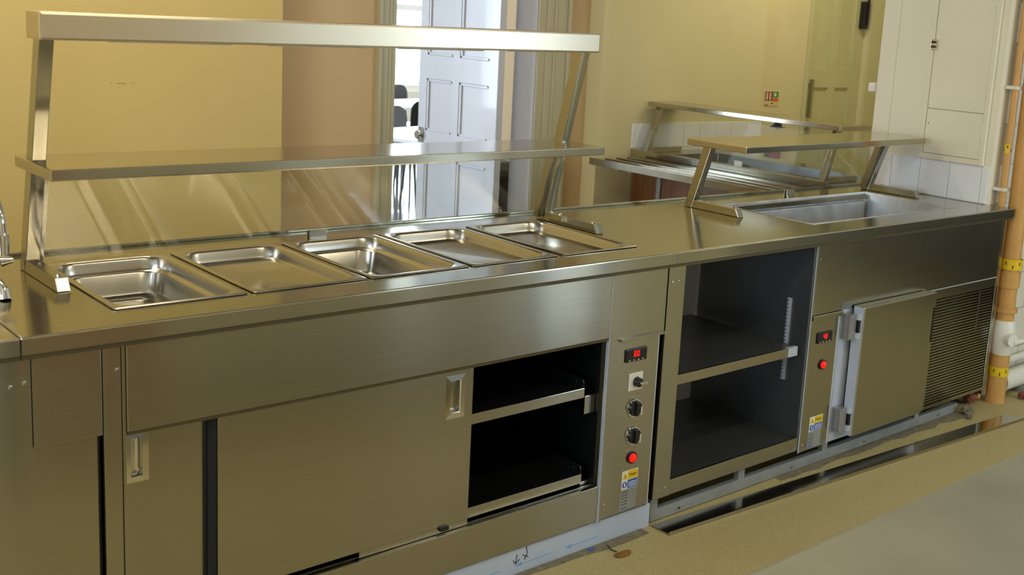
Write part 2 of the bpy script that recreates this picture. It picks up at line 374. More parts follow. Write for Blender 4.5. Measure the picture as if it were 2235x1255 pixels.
# --- sage door in the far corner
d2 = bpy.data.objects.new('door_2', None); COL.objects.link(d2); d2.location = (6.8, 2.48, 0.01); ORG['door_2'] = Vector(d2.location); d2['kind'] = 'structure'
d2['label'] = 'closed sage panelled door in the far corner'
bm = grid_plate([6.452, 6.58, 6.78, 6.86, 7.03, 7.158], [0.01, 0.25, 1.36, 1.50, 2.1, 2.295], lambda i, j: i in (1, 3) and j in (1, 3), 2.50, 2.46, 'y')
lf = obj('leaf_frame', bm, GREEN_D, d2); add_bevel(lf, 0.003)
for a, b in ((6.58, 6.78), (6.86, 7.03)):
    for c, d in ((0.25, 1.36), (1.50, 2.1)):
        p = box('door_panel', a, b, 2.476, 2.49, c, d, GREEN_D, d2)
        for q in ((a, a+0.012, c, d), (b-0.012, b, c, d), (a, b, c, c+0.012), (a, b, d-0.012, d)):
            box('panel_moulding', q[0], q[1], 2.468, 2.477, q[2], q[3], GREEN_D, p, bev=0.002)
hb = box('pull_bar', 6.53, 6.56, 2.425, 2.445, 1.02, 1.42, STEEL_F, d2, bev=0.004)
for z in (1.06, 1.38): box('standoff', 6.537, 6.553, 2.444, 2.461, z-0.01, z+0.01, STEEL_F, hb)
struct(box('trim_5', 6.42, 6.452, 2.40, 2.421, 0, 2.36, GREEN_D, bev=0.003))
struct(box('trim_6', 7.158, 7.30, 2.40, 2.421, 0, 2.36, GREEN_D, bev=0.003))
dc = box('door_closer', 7.08, 7.13, 2.41, 2.461, 1.80, 2.0, BLACKP, d2, bev=0.006)
box('closer_arm', 7.095, 7.11, 2.395, 2.411, 1.83, 2.1, BLACKP, dc)

# ================================================================== SERVING COUNTER
# --- worktops
px = [0.891, 1.230, 1.567, 1.906, 2.253]; PW, PD, YF = 0.325, 0.53, 0.1235
wx = [(3.575, 4.63)]; WY0, WY1 = 0.150, 0.625
xs = sorted([0.66, 4.90, 4.94] + [v for p in px for v in (p+0.012, p+PW-0.012)] + [3.575, 4.63])
ys = [0.0, 0.125, YF+0.012, WY0, WY1, YF+PD-0.012, 0.805]
ys = sorted(ys)
def wskip(i, j):
    cx, cy = (xs[i]+xs[i+1])/2, (ys[j]+ys[j+1])/2
    for p in px:
        if p+0.012 < cx < p+PW-0.012 and YF+0.012 < cy < YF+PD-0.012: return True
    if 3.575 < cx < 4.63 and WY0 < cy < WY1: return True
    return cx > 4.90 and cy > 0.125
wt = obj('worktop', grid_plate(xs, ys, wskip, T-0.04, T), STEEL_T); add_bevel(wt, 0.004, 3)
tag(wt, 'long brushed steel worktop with pan openings and a sunken well', 'worktop')
box('front_fascia', 0.661, 4.939, -0.0012, 0.002, T-0.0385, T-0.0035, STEEL_F, wt, bev=0.0005)
box('edge_shade', 0.661, 4.939, 0.004, 0.0225, T-0.051, T-0.0405, SHADE_M, wt, label='dark strip painted as the shade under the worktop edge')  # dark strip stands in for the shadow line below the edge
box('back_lip', 0.66, 4.895, 0.797, 0.805, T-0.001, T+0.010, STEEL_T, wt, bev=0.003)
box('front_seam', 2.642, 2.6435, -0.0016, 0.01, T-0.038, T-0.003, STEEL_D, wt)
wl = obj('worktop', abox(B(), -0.7, 0.6585, 0.0, 0.805, T-0.04, T, 0.004), STEEL_T)
box('front_fascia', -0.7, 0.6575, -0.0012, 0.002, T-0.0385, T-0.0035, STEEL_F, wl, bev=0.0005)
box('edge_shade', -0.7, 0.6575, 0.004, 0.0225, T-0.051, T-0.0405, SHADE_M, wl)  # same painted shadow line on the left worktop
tag(wl, 'short steel worktop at the left edge carrying the chrome tap', 'worktop')
box('back_lip', -0.7, 0.6585, 0.797, 0.805, T-0.001, T+0.010, STEEL_T, wl, bev=0.003)

# --- pans
def pan(x, depth, label, step=True):
    x0, x1, y0, y1 = x, x+PW, YF, YF+PD; z = T+0.004
    bm = B()
    rg = [rrect(x0, x1, y0, y1, 0.008, z-0.003), rrect(x0, x1, y0, y1, 0.008, z-0.0005), rrect(x0+0.003, x1-0.003, y0+0.003, y1-0.003, 0.009, z+0.0012)]
    def inner(o, r, zz): return rrect(x0+o, x1-o, y0+o, y1-o, r, zz)
    rg += [inner(0.014, 0.05, z), inner(0.018, 0.055, z-0.002), inner(0.021, 0.055, z-0.007)]
    if depth > 0.08:
        rg += [inner(0.025, 0.055, z-0.032), inner(0.028, 0.055, z-0.035), inner(0.034, 0.052, z-0.037), inner(0.037, 0.052, z-0.041)]
        rg += [inner(0.044, 0.05, z-depth+0.012), inner(0.048, 0.046, z-depth+0.004), inner(0.056, 0.04, z-depth)]
        rg += [inner(0.085, 0.03, z-depth+0.001), inner(0.089, 0.028, z-depth-0.003)]
    else:
        rg += [inner(0.024, 0.054, z-depth+0.014), inner(0.028, 0.05, z-depth+0.005), inner(0.037, 0.042, z-depth)]
    loft(bm, rg, False, True)
    o = obj('food_pan', bm, STEEL_P, smooth=True, origin=(x+PW/2, YF+PD/2, T))
    md = o.modifiers.new('sheet', 'SOLIDIFY'); md.thickness = 0.0012; md.offset = -1
    return tag(o, label, 'food pan', 'steel food pans set into the worktop')
pan(px[0], 0.10, 'deep steel food pan nearest the tap, first of the row')
pan(px[1], 0.038, 'shallow steel food pan between the two deep pans')
pan(px[2], 0.11, 'deep shiny steel food pan in the middle of the row')
pan(px[3], 0.038, 'shallow steel food pan, second from the right gantry post')
pan(px[4], 0.038, 'shallow steel food pan beside the right gantry foot')

# --- cold well
cw = thing('cold_well', 'sunken steel cold display well in the worktop under the glass canopy', 'display well', (4.1, 0.39, T-0.2))
bm = B()
loft(bm, [rrect(3.565, 4.64, 0.14, 0.635, 0.004, T+0.0015, 2), rrect(3.575, 4.63, 0.15, 0.625, 0.004, T+0.0015, 2), rrect(3.578, 4.627, 0.153, 0.622, 0.006, T-0.03, 2), rrect(3.58, 4.625, 0.155, 0.62, 0.01, T-0.16, 2), rrect(3.60, 4.605, 0.175, 0.60, 0.01, T-0.165, 2)], False, True)
o = obj('basin', bm, STEEL_W, cw, smooth=True); md = o.modifiers.new('sheet', 'SOLIDIFY'); md.thickness = 0.0015; md.offset = -1
box('air_duct', 3.59, 4.58, 0.585, 0.60, T-0.16, T-0.035, STEEL_W, cw, bev=0.003)
box('rear_rail', 3.60, 4.60, 0.60, 0.6185, T-0.028, T-0.004, STEEL_S, cw, bev=0.002)

# --- left end cabinet
YP = 0.03   # front plane of the cabinets
lc = thing('base_cabinet', 'steel base cabinet at the left edge under the tap worktop', 'cabinet', (0.1, 0.4, 0))
box('carcass', -0.7, 0.825, 0.07, 0.79, 0.10, T-0.042, STEEL_D, lc)
box('corner_post', 0.60, 0.685, YP+0.002, 0.07, 0.0, T-0.041, STEEL_F, lc, bev=0.001)
box('corner_post', 0.49, 0.597, YP+0.002, 0.07, 0.0, T-0.041, STEEL_F, lc, bev=0.001)
box('apron_panel', 0.687, 0.829, YP, 0.069, 0.72, T-0.041, STEEL_F, lc, bev=0.001)
box('sliding_door', 0.687, 0.8215, YP+0.012, YP+0.03, 0.10, 0.728, STEEL_F, lc, bev=0.001)
box('door_gap', 0.822, 0.829, YP+0.02, 0.069, 0.10, 0.72, DARK, lc)
box('kick_board', -0.7, 0.829, 0.06, 0.069, 0.0, 0.099, STEEL_G, lc)
def screw(x, z, par, y=YP, r=0.0045):
    bm = B(); n = 10
    loft(bm, [[(x+rr*math.cos(2*PI*k/n), yy, z+rr*math.sin(2*PI*k/n)) for k in range(n)] for yy, rr in ((y+0.001, r), (y-0.0012, r), (y-0.0026, r*0.55))], True, True)
    return obj('screw', bm, CHROME, par, smooth=True)
for x, z in ((0.645, 0.865), (0.672, 0.87)): screw(x, z, lc, YP+0.002)

# --- hot cupboard
hc = thing('hot_cupboard', 'steel hot cupboard with sliding doors and a control panel under the pans', 'cupboard', (1.75, 0.4, 0))
body = B(); abox(body, 0.878, 0.886, 0.10, 0.79, 0.08, T-0.15); abox(body, 0.878, 2.60, 0.782, 0.79, 0.08, T-0.15)
abox(body, 0.886, 2.385, 0.10, 0.782, 0.08, 0.20); abox(body, 0.886, 2.60, 0.10, 0.782, T-0.16, T-0.15)
abox(body, 2.385, 2.60, 0.10, 0.782, 0.08, 0.20)
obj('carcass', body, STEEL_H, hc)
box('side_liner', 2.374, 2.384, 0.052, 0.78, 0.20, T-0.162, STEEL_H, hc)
box('stile', 0.832, 0.871, YP, 0.10, 0.0, T-0.041, STEEL_F, hc, bev=0.001)
box('edge_strip', 0.8725, 0.8795, YP-0.003, 0.10, 0.0, T-0.041, STEEL_F, hc, bev=0.001)
screw(0.862, 0.868, hc)
box('apron_panel', 0.881, 2.378, YP-0.006, 0.040, 0.7175, T-0.041, STEEL_F, hc, bev=0.002)
box('apron_shade', 0.8815, 2.377, 0.0255, 0.041, 0.709, 0.7165, SHADE_M, hc, label='dark strip painted as the shade under the apron')  # dark strip stands in for the shade below the apron
# doors with real openings for the cup handles
def slide_door(x0, x1, y0, z0, z1, hx0, hx1, hz0, hz1):
    d = obj('sliding_door', grid_plate([x0, hx0, hx1, x1], [z0, hz0, hz1, z1], lambda i, j: i == 1 and j == 1, y0+0.016, y0, 'y'), STEEL_F, hc)
    add_bevel(d, 0.0015)
    bm = B()
    def ring(o, yy): return [(hx0+o, yy, hz0+o), (hx1-o, yy, hz0+o), (hx1-o, yy, hz1-o), (hx0+o, yy, hz1-o)]
    loft(bm, [ring(-0.006, y0+0.001), ring(-0.006, y0-0.002), ring(0.009, y0-0.003), ring(0.011, y0), ring(0.014, y0+0.013), ring(0.02, y0+0.015)], False, True)
    h = obj('cup_handle', bm, CHROME, d, label='recessed bright steel cup handle'); return d
dl = slide_door(0.8815, 1.20, 0.074, 0.215, 0.735, 0.896, 0.940, 0.578, 0.690)
dr = slide_door(1.10, 1.862, 0.042, 0.235, 0.728, 1.772, 1.826, 0.568, 0.684)
box('door_edge_shade', 1.087, 1.0995, 0.046, 0.072, 0.235, 0.718, DARK, hc, label='dark strip painted as the shadow gap beside the sliding door')  # dark strip put in for the shadow gap at the door edge
for x0, x1 in ((1.50, 1.862),): box('door_foot', x0, x1, 0.044, 0.050, 0.216, 0.236, STEEL_F, hc)
box('door_stop', 1.762, 1.79, 0.034, 0.044, 0.224, 0.236, BLACKP, hc)
box('bottom_rail', 0.881, 2.378, YP, 0.052, 0.090, 0.214, STEEL_F, hc, bev=0.002)
bm = B(); abox(bm, 0.887, 2.373, 0.052, 0.10, 0.195, 0.203); abox(bm, 0.887, 2.373, 0.054, 0.058, 0.203, 0.216)
obj('door_track', bm, STEEL_F, hc)
def hot_shelf(z, y, xr):
    sh = box('shelf', 1.21, xr, y, 0.775, z-0.004, z, STEEL_H, hc)
    box('front_lip', 1.21, xr+0.001, y-0.003, y, z-0.031, z+0.001, STEEL_F, sh, bev=0.001)
    bm = B(); pr = [(y, z-0.03), (y, z+0.018), (y+0.004, z+0.026), (y+0.012, z+0.030), (0.775, z+0.030), (0.775, z-0.03)]
    loft(bm, [[(xx, a, b) for a, b in pr] for xx in (xr-0.002, xr)], True, True)
    obj('end_flange', bm, STEEL_H, sh)
    screw_o = bm = B(); n = 8
    loft(bm, [[(xx, y+0.04+r*math.cos(2*PI*k/n), z+0.012+r*math.sin(2*PI*k/n)) for k in range(n)] for xx, r in ((xr-0.002, .004), (xr-0.004, .004), (xr-0.005, .002))], True, True)
    obj('rivet', bm, CHROME, sh, smooth=True)
hot_shelf(0.552, 0.062, 2.316)
hot_shelf(0.258, 0.062, 2.325)
for z0, z1 in ((0.205, 0.228), (0.46, 0.522)): box('shelf_bracket', 2.326, 2.372, 0.066, 0.08, z0, z1, STEEL_F, hc, bev=0.002)
# control panel
cpn = box('control_panel', 2.394, 2.612, YP, 0.05, 0.092, 0.703, STEEL_F, hc, bev=0.001)
box('upper_cover', 2.394, 2.634, YP-0.0005, 0.05, 0.7035, T-0.041, STEEL_F, hc, bev=0.001)
box('edge_strip', 2.379, 2.3815, YP-0.005, YP+0.008, 0.086, T-0.041, PALE, hc)  # pale strip painted in as the edge highlight
box('edge_strip', 2.3820, 2.3935, YP-0.004, 0.10, 0.086, T-0.041, STEEL_F, hc, bev=0.001)
box('finger_ledge', 2.43, 2.628, YP-0.012, YP, 0.697, 0.7065, STEEL_F, hc, bev=0.002)
screw(2.412, 0.866, hc); screw(2.41, 0.14, hc)
box('panel_side', 2.6125, 2.619, YP+0.002, 0.1, 0.088, 0.696, PALE, hc, bev=0.001)
box('panel_gap', 2.6195, 2.632, YP+0.02, 0.1, 0.092, 0.703, DARK, hc)
SEG = {'0': 'abcdef', '8': 'abcdefg', '4': 'bcfg', '3': 'abcdg', '2': 'abdeg', '-': 'g'}
def digits(s, x, y, z, h, par):
    bm = B(); wd = h*0.55; t = h*0.13
    for i, ch in enumerate(s):
        a = x+i*wd*1.45
        R = dict(a=(a, a+wd, z+h-t, z+h), d=(a, a+wd, z, z+t), g=(a, a+wd, z+h/2-t/2, z+h/2+t/2), f=(a, a+t, z+h/2, z+h), e=(a, a+t, z, z+h/2), b=(a+wd-t, a+wd, z+h/2, z+h), c=(a+wd-t, a+wd, z, z+h/2))
        for k in SEG[ch]: q = R[k]; abox(bm, q[0], q[1], y-0.0006, y, q[2], q[3])
    return obj('led_digits', bm, RED_E, par, label='glowing red digits')
def display(x, z, s, par, w_=0.096, h_=0.044, y=YP):
    d = box('display', x-w_/2, x+w_/2, y-0.006, y, z-h_/2, z+h_/2, BLACKP, par, bev=0.003, label='black digital temperature display')
    digits(s, x-0.013, y-0.006, z-0.005, 0.019, d)
    bm = B()
    for k in range(4): abox(bm, x-0.034+k*0.02, x-0.028+k*0.02, y-0.0066, y-0.006, z-h_/2+0.004, z-h_/2+0.007)
    obj('button', bm, WHITEP, d)
display(2.508, 0.643, '80', cpn)
def caption(x, z, par, wd=0.05):
    return box('caption_plate', x-wd/2, x+wd/2, YP-0.0012, YP, z-0.004, z+0.004, CAPT, par)
sw = box('rotary_switch', 2.484, 2.546, YP-0.004, YP, 0.520, 0.580, WHITEP, cpn, bev=0.002)
bm = B(); disc_y(bm, 2.517, YP-0.004, YP-0.022, 0.549, 0.017, 20, 0.015); obj('switch_knob', bm, BLACKP, sw, smooth=True)
ahandle = B(); abox(ahandle, 2.512, 2.545, YP-0.032, YP-0.020, 0.542, 0.553, 0.003); obj('switch_lever', ahandle, CHROME, sw)
def knob(x, z):
    bm = B(); disc_y(bm, x, YP, YP-0.005, z, 0.034, 28, 0.032); k = obj('control_knob', bm, CHROME, cpn, smooth=True)
    bm = B(); disc_y(bm, x, YP-0.005, YP-0.014, z, 0.027, 24, 0.025); obj('knob_cap', bm, BLACKP, k, smooth=True)
    box('knob_grip', x-0.006, x+0.006, YP-0.022, YP-0.012, z-0.024, z+0.024, BLACKP, k, bev=0.003)
    box('pointer', x+0.020, x+0.025, YP-0.0155, YP-0.0135, z-0.024, z+0.004, WHITEP, k)
    bm = B()
    for i in range(10):
        a = math.radians(40+i*30); abox(bm, x+0.0285*math.cos(a)-0.001, x+0.0285*math.cos(a)+0.001, YP-0.0062, YP-0.005, z+0.0285*math.sin(a)-0.001, z+0.0285*math.sin(a)+0.001)
    obj('dial_marks', bm, WHITEP, k)
knob(2.517, 0.457); knob(2.520, 0.360)
for z in (0.595, 0.503, 0.405, 0.312): caption(2.512, z, cpn)
def indicator(x, z, par):
    bm = B(); disc_y(bm, x, YP, YP-0.006, z, 0.021, 24); b = obj('indicator_lamp', bm, BLACKP, par, smooth=True)
    bm = B(); n = 20
    loft(bm, [[(x+r*math.cos(2*PI*k/n), yy, z+r*math.sin(2*PI*k/n)) for k in range(n)] for yy, r in ((YP-0.005, .016), (YP-0.010, .015), (YP-0.014, .010), (YP-0.0155, .004))], True, True)
    obj('lens', bm, RED_L, b, smooth=True, label='glowing red lens')
indicator(2.522, 0.282, cpn)
def warning(x0, x1, z0, z1, par, y=YP):
    l = box('warning_label', x0, x1, y-0.0010, y, z0, z1, WHITEP, par, label='white yellow and blue danger label')
    w_ = x1-x0; h_ = z1-z0; m_ = z0+h_*0.52
    box('yellow_field', x0+w_*0.36, x1-0.002, y-0.0014, y-0.001, m_, z1-0.002, YELLOWT, l)
    box('blue_field', x0+w_*0.36, x1-0.002, y-0.0014, y-0.001, z0+0.002, m_-0.002, BLUEP, l)
    bm = B(); cx = x0+w_*0.18; r = w_*0.15
    loft(bm, [[(cx-r, yy, m_+0.003), (cx+r, yy, m_+0.003), (cx, yy, z1-0.004)] for yy in (y-0.001, y-0.0016)], True, True); obj('hazard_triangle', bm, YELLOWT, l)
    box('hazard_mark', cx-0.001, cx+0.001, y-0.0020, y-0.0016, m_+0.008, z1-0.014, INK, l)
    bm = B(); disc_y(bm, cx, y-0.001, y-0.0016, z0+h_*0.26, r, 20); obj('mandatory_disc', bm, BLUEP, l)
    box('disc_mark', cx-0.003, cx+0.003, y-0.0020, y-0.0016, z0+h_*0.16, z0+h_*0.36, WHITEP, l)
    text('Danger', x0+w_*0.67, y-0.0016, m_+h_*0.24, 0.012*w_/0.072, INK, l)
    bm = B()
    for k in range(3): abox(bm, x0+w_*0.42, x1-0.006, y-0.0017, y-0.0014, z0+0.007+k*0.007, z0+0.010+k*0.007)
    obj('small_print', bm, WHITEP, l)
warning(2.484, 2.558, 0.172, 0.238, cpn)
def rating(x0, x1, z0, z1, par):
    l = box('rating_plate', x0, x1, YP-0.0009, YP, z0, z1, STEEL_G, par)
    bm = B()
    for k in range(5):
        zz_ = z1-0.008-k*(z1-z0)*0.15; abox(bm, x0+0.006, x0+0.016, YP-0.0014, YP-0.0009, zz_-0.002, zz_); abox(bm, x0+0.02, x0+0.034, YP-0.0014, YP-0.0009, zz_-0.002, zz_)
    obj('small_print', bm, INK, l)
    bm = B(); abox(bm, x0+0.006, x0+0.034, YP-0.0014, YP-0.0009, z0+0.004, z0+0.008); obj('maker_line', bm, BLUEP, l)
rating(2.480, 2.556, 0.100, 0.1715, cpn)

# --- open shelf unit
su = thing('shelf_unit', 'open steel shelf unit between the two control panels', 'shelf unit', (3.05, 0.35, 0))
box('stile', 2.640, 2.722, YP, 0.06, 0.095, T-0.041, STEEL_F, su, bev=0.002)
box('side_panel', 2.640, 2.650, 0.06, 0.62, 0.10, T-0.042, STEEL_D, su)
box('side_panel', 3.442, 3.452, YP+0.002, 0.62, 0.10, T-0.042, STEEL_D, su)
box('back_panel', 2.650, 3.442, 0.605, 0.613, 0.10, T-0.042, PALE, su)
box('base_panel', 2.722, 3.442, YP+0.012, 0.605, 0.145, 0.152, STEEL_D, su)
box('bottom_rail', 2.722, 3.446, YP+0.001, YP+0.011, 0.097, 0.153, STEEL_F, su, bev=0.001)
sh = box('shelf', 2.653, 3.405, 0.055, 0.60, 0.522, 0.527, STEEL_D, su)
box('front_lip', 2.722, 3.350, 0.045, 0.055, 0.492, 0.5275, STEEL_F, sh, bev=0.001)
box('end_bracket', 3.352, 3.408, 0.043, 0.060, 0.492, 0.529, PALE, sh, bev=0.001)
st = box('shelf_support_strip', 3.434, 3.4415, 0.115, 0.133, 0.37, 0.70, PALE, su)
bm = B()
for k in range(22): abox(bm, 3.4332, 3.434, 0.127, 0.131, 0.378+k*0.0147, 0.385+k*0.0147)
obj('slot', bm, DARK, st)
for x, z in ((2.660, 0.868), (2.690, 0.870), (2.662, 0.125), (2.70, 0.128)): screw(x, z, su)
box('corner_bead', 3.436, 3.4415, 0.600, 0.6045, 0.153, T-0.043, CHROME, su)

# --- refrigerated unit
ru = thing('refrigerated_cabinet', 'steel refrigerated cabinet with a thick hinged door and a louvred grille', 'refrigerator', (4.2, 0.35, 0))
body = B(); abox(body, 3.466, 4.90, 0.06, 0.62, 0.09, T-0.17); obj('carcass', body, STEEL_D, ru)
box('edge_strip', 3.4535, 3.4565, YP-0.003, YP+0.001, 0.086, T-0.041, PALE, ru)  # pale strip painted in as the corner highlight
box('edge_strip', 3.457, 3.4645, YP-0.001, 0.06, 0.086, T-0.041, STEEL_F, ru)
box('upper_panel', 3.466, 4.905, YP, 0.058, 0.645, T-0.041, STEEL_F, ru, bev=0.002)
cp2 = box('control_panel', 3.466, 3.640, YP, 0.058, 0.086, 0.622, STEEL_F, ru, bev=0.001)
box('panel_ledge', 3.466, 3.662, YP-0.008, 0.058, 0.6235, 0.644, STEEL_F, ru, bev=0.003)
box('panel_side', 3.6405, 3.652, YP+0.001, 0.058, 0.086, 0.622, PALE, ru, bev=0.001)
box('panel_gap', 3.6525, 3.660, YP+0.012, 0.058, 0.086, 0.622, DARK, ru)
display(3.555, 0.548, '40', cp2, 0.094, 0.044)
indicator(3.559, 0.435, cp2)
warning(3.515, 3.600, 0.160, 0.222, cp2)
rating(3.512, 3.596, 0.092, 0.158, cp2)
screw(3.482, 0.868, ru); screw(3.482, 0.115, ru)
box('door_frame', 3.661, 4.35, YP+0.006, 0.058, 0.086, 0.644, PALE, ru, bev=0.001)
FY0, FY1 = -0.026, 0.024
fdoor = box('fridge_door', 3.734, 4.262, FY0, FY1, 0.112, 0.656, STEEL_F, ru, bev=0.004, label='thick insulated steel door')
box('edge_sheen', 3.7325, 3.7345, FY0+0.003, FY1-0.001, 0.114, 0.654, PALE, fdoor)  # pale strip painted in for daylight on the door's side
box('gasket', 3.744, 4.255, FY1, YP+0.006, 0.122, 0.646, DARK, fdoor)
box('edge_grip', 4.262, 4.30, FY0+0.012, FY1, 0.112, 0.652, STEEL_F, fdoor, bev=0.003)
box('grip_slot', 4.284, 4.296, FY0+0.0105, FY0+0.013, 0.43, 0.585, BLACKP, fdoor)
box('panel_edge', 4.31, 4.904, YP-0.0012, YP+0.002, 0.643, 0.6465, PALE, ru)
def hinge(z0, z1):
    h = box('hinge', 3.672, 3.718, -0.004, YP+0.006, z0, z1, HINGE, fdoor, bev=0.001)
    box('hinge_arm', 3.716, 3.735, -0.016, 0.014, z1-0.025, z1, PALE, h, bev=0.001)
    box('hinge_arm', 3.716, 3.735, -0.016, 0.014, z0, z0+0.025, PALE, h, bev=0.001)
    box('hinge_barrel', 3.722, 3.732, -0.014, 0.004, z0+0.025, z1-0.025, BLACKP, h)
hinge(0.525, 0.628); hinge(0.135, 0.235)
gr = box('grille_frame', 4.352, 4.905, YP+0.001, YP+0.012, 0.600, 0.644, STEEL_F, ru, bev=0.001)
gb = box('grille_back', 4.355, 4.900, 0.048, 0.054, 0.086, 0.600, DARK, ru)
box('grille_edge', 4.352, 4.366, YP+0.001, 0.048, 0.086, 0.600, STEEL_F, ru)
box('grille_sill', 4.366, 4.905, YP+0.001, 0.048, 0.084, 0.100, STEEL_F, ru)
sm = None
for k in range(36):
    z = 0.106+k*0.0137
    if sm is None:
        bm = ahex(B(), [(4.367, 0.032, z), (4.898, 0.032, z), (4.898, 0.046, z+0.0065), (4.367, 0.046, z+0.0065), (4.367, 0.032, z+0.0075), (4.898, 0.032, z+0.0075), (4.898, 0.046, z+0.0135), (4.367, 0.046, z+0.0135)])
        sm = obj('slat', bm, STEEL_F, ru)
    else:
        c = sm.copy(); COL.objects.link(c); c.location = (0, 0, k*0.0137)
box('grille_stay', 4.765, 4.771, 0.031, 0.0325, 0.40, 0.590, STEEL_D, ru)
box('end_stile', 4.906, 4.938, YP, 0.10, 0.06, T-0.041, STEEL_F, ru, bev=0.002)
box('end_bead', 4.9385, 4.942, YP+0.004, 0.10, 0.06, T-0.041, CHROME, ru)

# --- base frame under the two right-hand units
bf = thing('support_plinth', 'grey steel base frame on the floor under the shelf unit and refrigerator', 'frame', (3.7, 0.1, 0))
box('bottom_rail', 2.655, 4.72, 0.050, 0.075, 0.004, 0.046, STEEL_G, bf, bev=0.001)
for x in (2.655, 3.125, 3.650, 4.345): box('upright', x, x+0.035, 0.051, 0.074, 0.046, 0.084, STEEL_G, bf)
box('top_rail', 2.655, 4.90, 0.10, 0.125, 0.065, 0.084, STEEL_G, bf)
box('dark_backing', 2.655, 4.88, 0.30, 0.305, 0.002, 0.084, DARK, bf)  # plain black sheet behind the base frame
for x in (2.80, 3.45, 3.95, 4.55):
    bm = B(); disc_y(bm, x, 0.052, 0.047, 0.022, 0.006, 10); obj('bolt', bm, CHROME, bf, smooth=True)
# --- film covered kick plate under the hot cupboard
kp = box('kick_plate', 0.885, 2.638, 0.038, 0.048, 0.0, 0.0845, FILM)
tag(kp, 'kick plate under the hot cupboard still covered in pale blue film', 'kick plate')
bm = B()
for k in range(7):
    xa = 1.02+k*0.205
    bm2 = [(xa, 0.0374, 0.030), (xa+0.03, 0.0374, 0.037), (xa+0.03, 0.0374, 0.023)]
    loft(bm, [[(p[0], yy, p[2]) for p in bm2] for yy in (0.038, 0.0374)], True, True)
    abox(bm, xa+0.03, xa+0.15, 0.0374, 0.038, 0.0288, 0.0312)
obj('printed_arrow', bm, FILMB, kp)
bm = B()
def ink(a, b): atube(bm, [(a[0], 0.0376, a[1]), (b[0], 0.0376, b[1])], 0.0013, 6)
ink((2.09, 0.083), (2.096, 0.060)); ink((2.096, 0.060), (2.085, 0.040)); ink((2.078, 0.060), (2.087, 0.050))
ink((2.055, 0.066), (2.050, 0.036)); ink((2.050, 0.036), (2.040, 0.050)); ink((2.050, 0.036), (2.066, 0.048)); ink((2.09, 0.055), (2.10, 0.045))
obj('pen_mark', bm, INK, kp)
# --- loose kick plate on the floor
bm = B()
A0, A1, B0, B1 = Vector((2.642, 0.027, 0)), Vector((4.89, -0.113, 0)), Vector((2.643, -0.056, 0)), Vector((4.905, -0.197, 0))
ahex(bm, [B0+Vector((0, 0, .004)), B1+Vector((0, 0, .004)), A1+Vector((0, 0, .004)), A0+Vector((0, 0, .004)), B0+Vector((0, 0, .006)), B1+Vector((0, 0, .006)), A1+Vector((0, 0, .006)), A0+Vector((0, 0, .006))])
lk = tag(obj('loose_kick_plate', bm, STEEL_S), 'loose strip of folded steel lying on the floor before the counter', 'kick plate')
dv = (B1-B0).normalized(); nn = Vector((dv.y, -dv.x, 0))
def strip(p0, p1, off, wd, z0, z1, name):
    a, b = p0+nn*off, p1+nn*off; c, d = p0+nn*(off+wd), p1+nn*(off+wd)
    bm = ahex(B(), [c+Vector((0, 0, z0)), d+Vector((0, 0, z0)), b+Vector((0, 0, z0)), a+Vector((0, 0, z0)), c+Vector((0, 0, z1)), d+Vector((0, 0, z1)), b+Vector((0, 0, z1)), a+Vector((0, 0, z1))])
    return obj(name, bm, STEEL_S, lk)
strip(B0, B1, 0.0, 0.0025, 0.0, 0.014, 'folded_edge')
strip(A0, A1, -0.0025, 0.0025, 0.0, 0.006, 'folded_edge')

# ================================================================== GANTRIES
g1 = thing('heated_gantry', 'tall steel gantry with lamp housing and shelf above the food pans', 'gantry', (1.74, 0.5, T))
def post(par, x, wd, dp, yb, yt, zt, name='post'):
    """slanted square post: back edge at yb on the worktop, yt at height zt"""
    bm = ahex(B(), [(x, yb-dp, T+0.001), (x+wd, yb-dp, T+0.001), (x+wd, yb, T+0.001), (x, yb, T+0.001), (x, yt-dp, zt), (x+wd, yt-dp, zt), (x+wd, yt, zt), (x, yt, zt)], 0.002)
    return obj(name, bm, STEEL_F, par)
def foot(par, x, wd, y0, y1, h=0.033):
    bm = ahex(B(), [(x, y0+0.004, T+0.001), (x+wd, y0+0.004, T+0.001), (x+wd, y1, T+0.001), (x, y1, T+0.001), (x, y0+0.022, T+h), (x+wd, y0+0.022, T+h), (x+wd, y1, T+h), (x, y1, T+h)], 0.002)
    f_ = obj('foot', bm, STEEL_F, par)
    for yy in (y0+0.045, y1-0.075):
        bm = B(); loft(bm, [[(x+wd/2+r*math.cos(2*PI*k/10), yy+r*math.sin(2*PI*k/10), zz_) for k in range(10)] for zz_, r in ((T+h-0.001, .005), (T+h+0.003, .005), (T+h+0.005, .002))], True, True)
        obj('screw', bm, CHROME, f_, smooth=True)
post(g1, 0.836, 0.034, 0.045, 0.640, 0.470, 1.580); foot(g1, 0.836, 0.032, 0.340, 0.600)
post(g1, 2.603, 0.036, 0.045, 0.692, 0.530, 1.605); foot(g1, 2.603, 0.034, 0.352, 0.65)
bm = span(B(), 0.825, 0.331, 0.612, 1.251, 1.279, 2.645, 0.386, 0.650, 1.252, 1.280, 0.003)
obj('shelf', bm, STEEL_S, g1)
bm = span(B(), 0.826, 0.385, 0.492, 1.577, 1.643, 2.630, 0.425, 0.532, 1.602, 1.668, 0.006)
lh = obj('lamp_housing', bm, STEEL_L, g1)
for k in range(4):
    x = 1.0+k*0.42; tube('heating_element', [(x, 0.445+0.02*k/3, 1.585+0.006*k), (x+0.32, 0.45+0.02*k/3, 1.589+0.006*k)], 0.010, WHITEP, lh, 8)
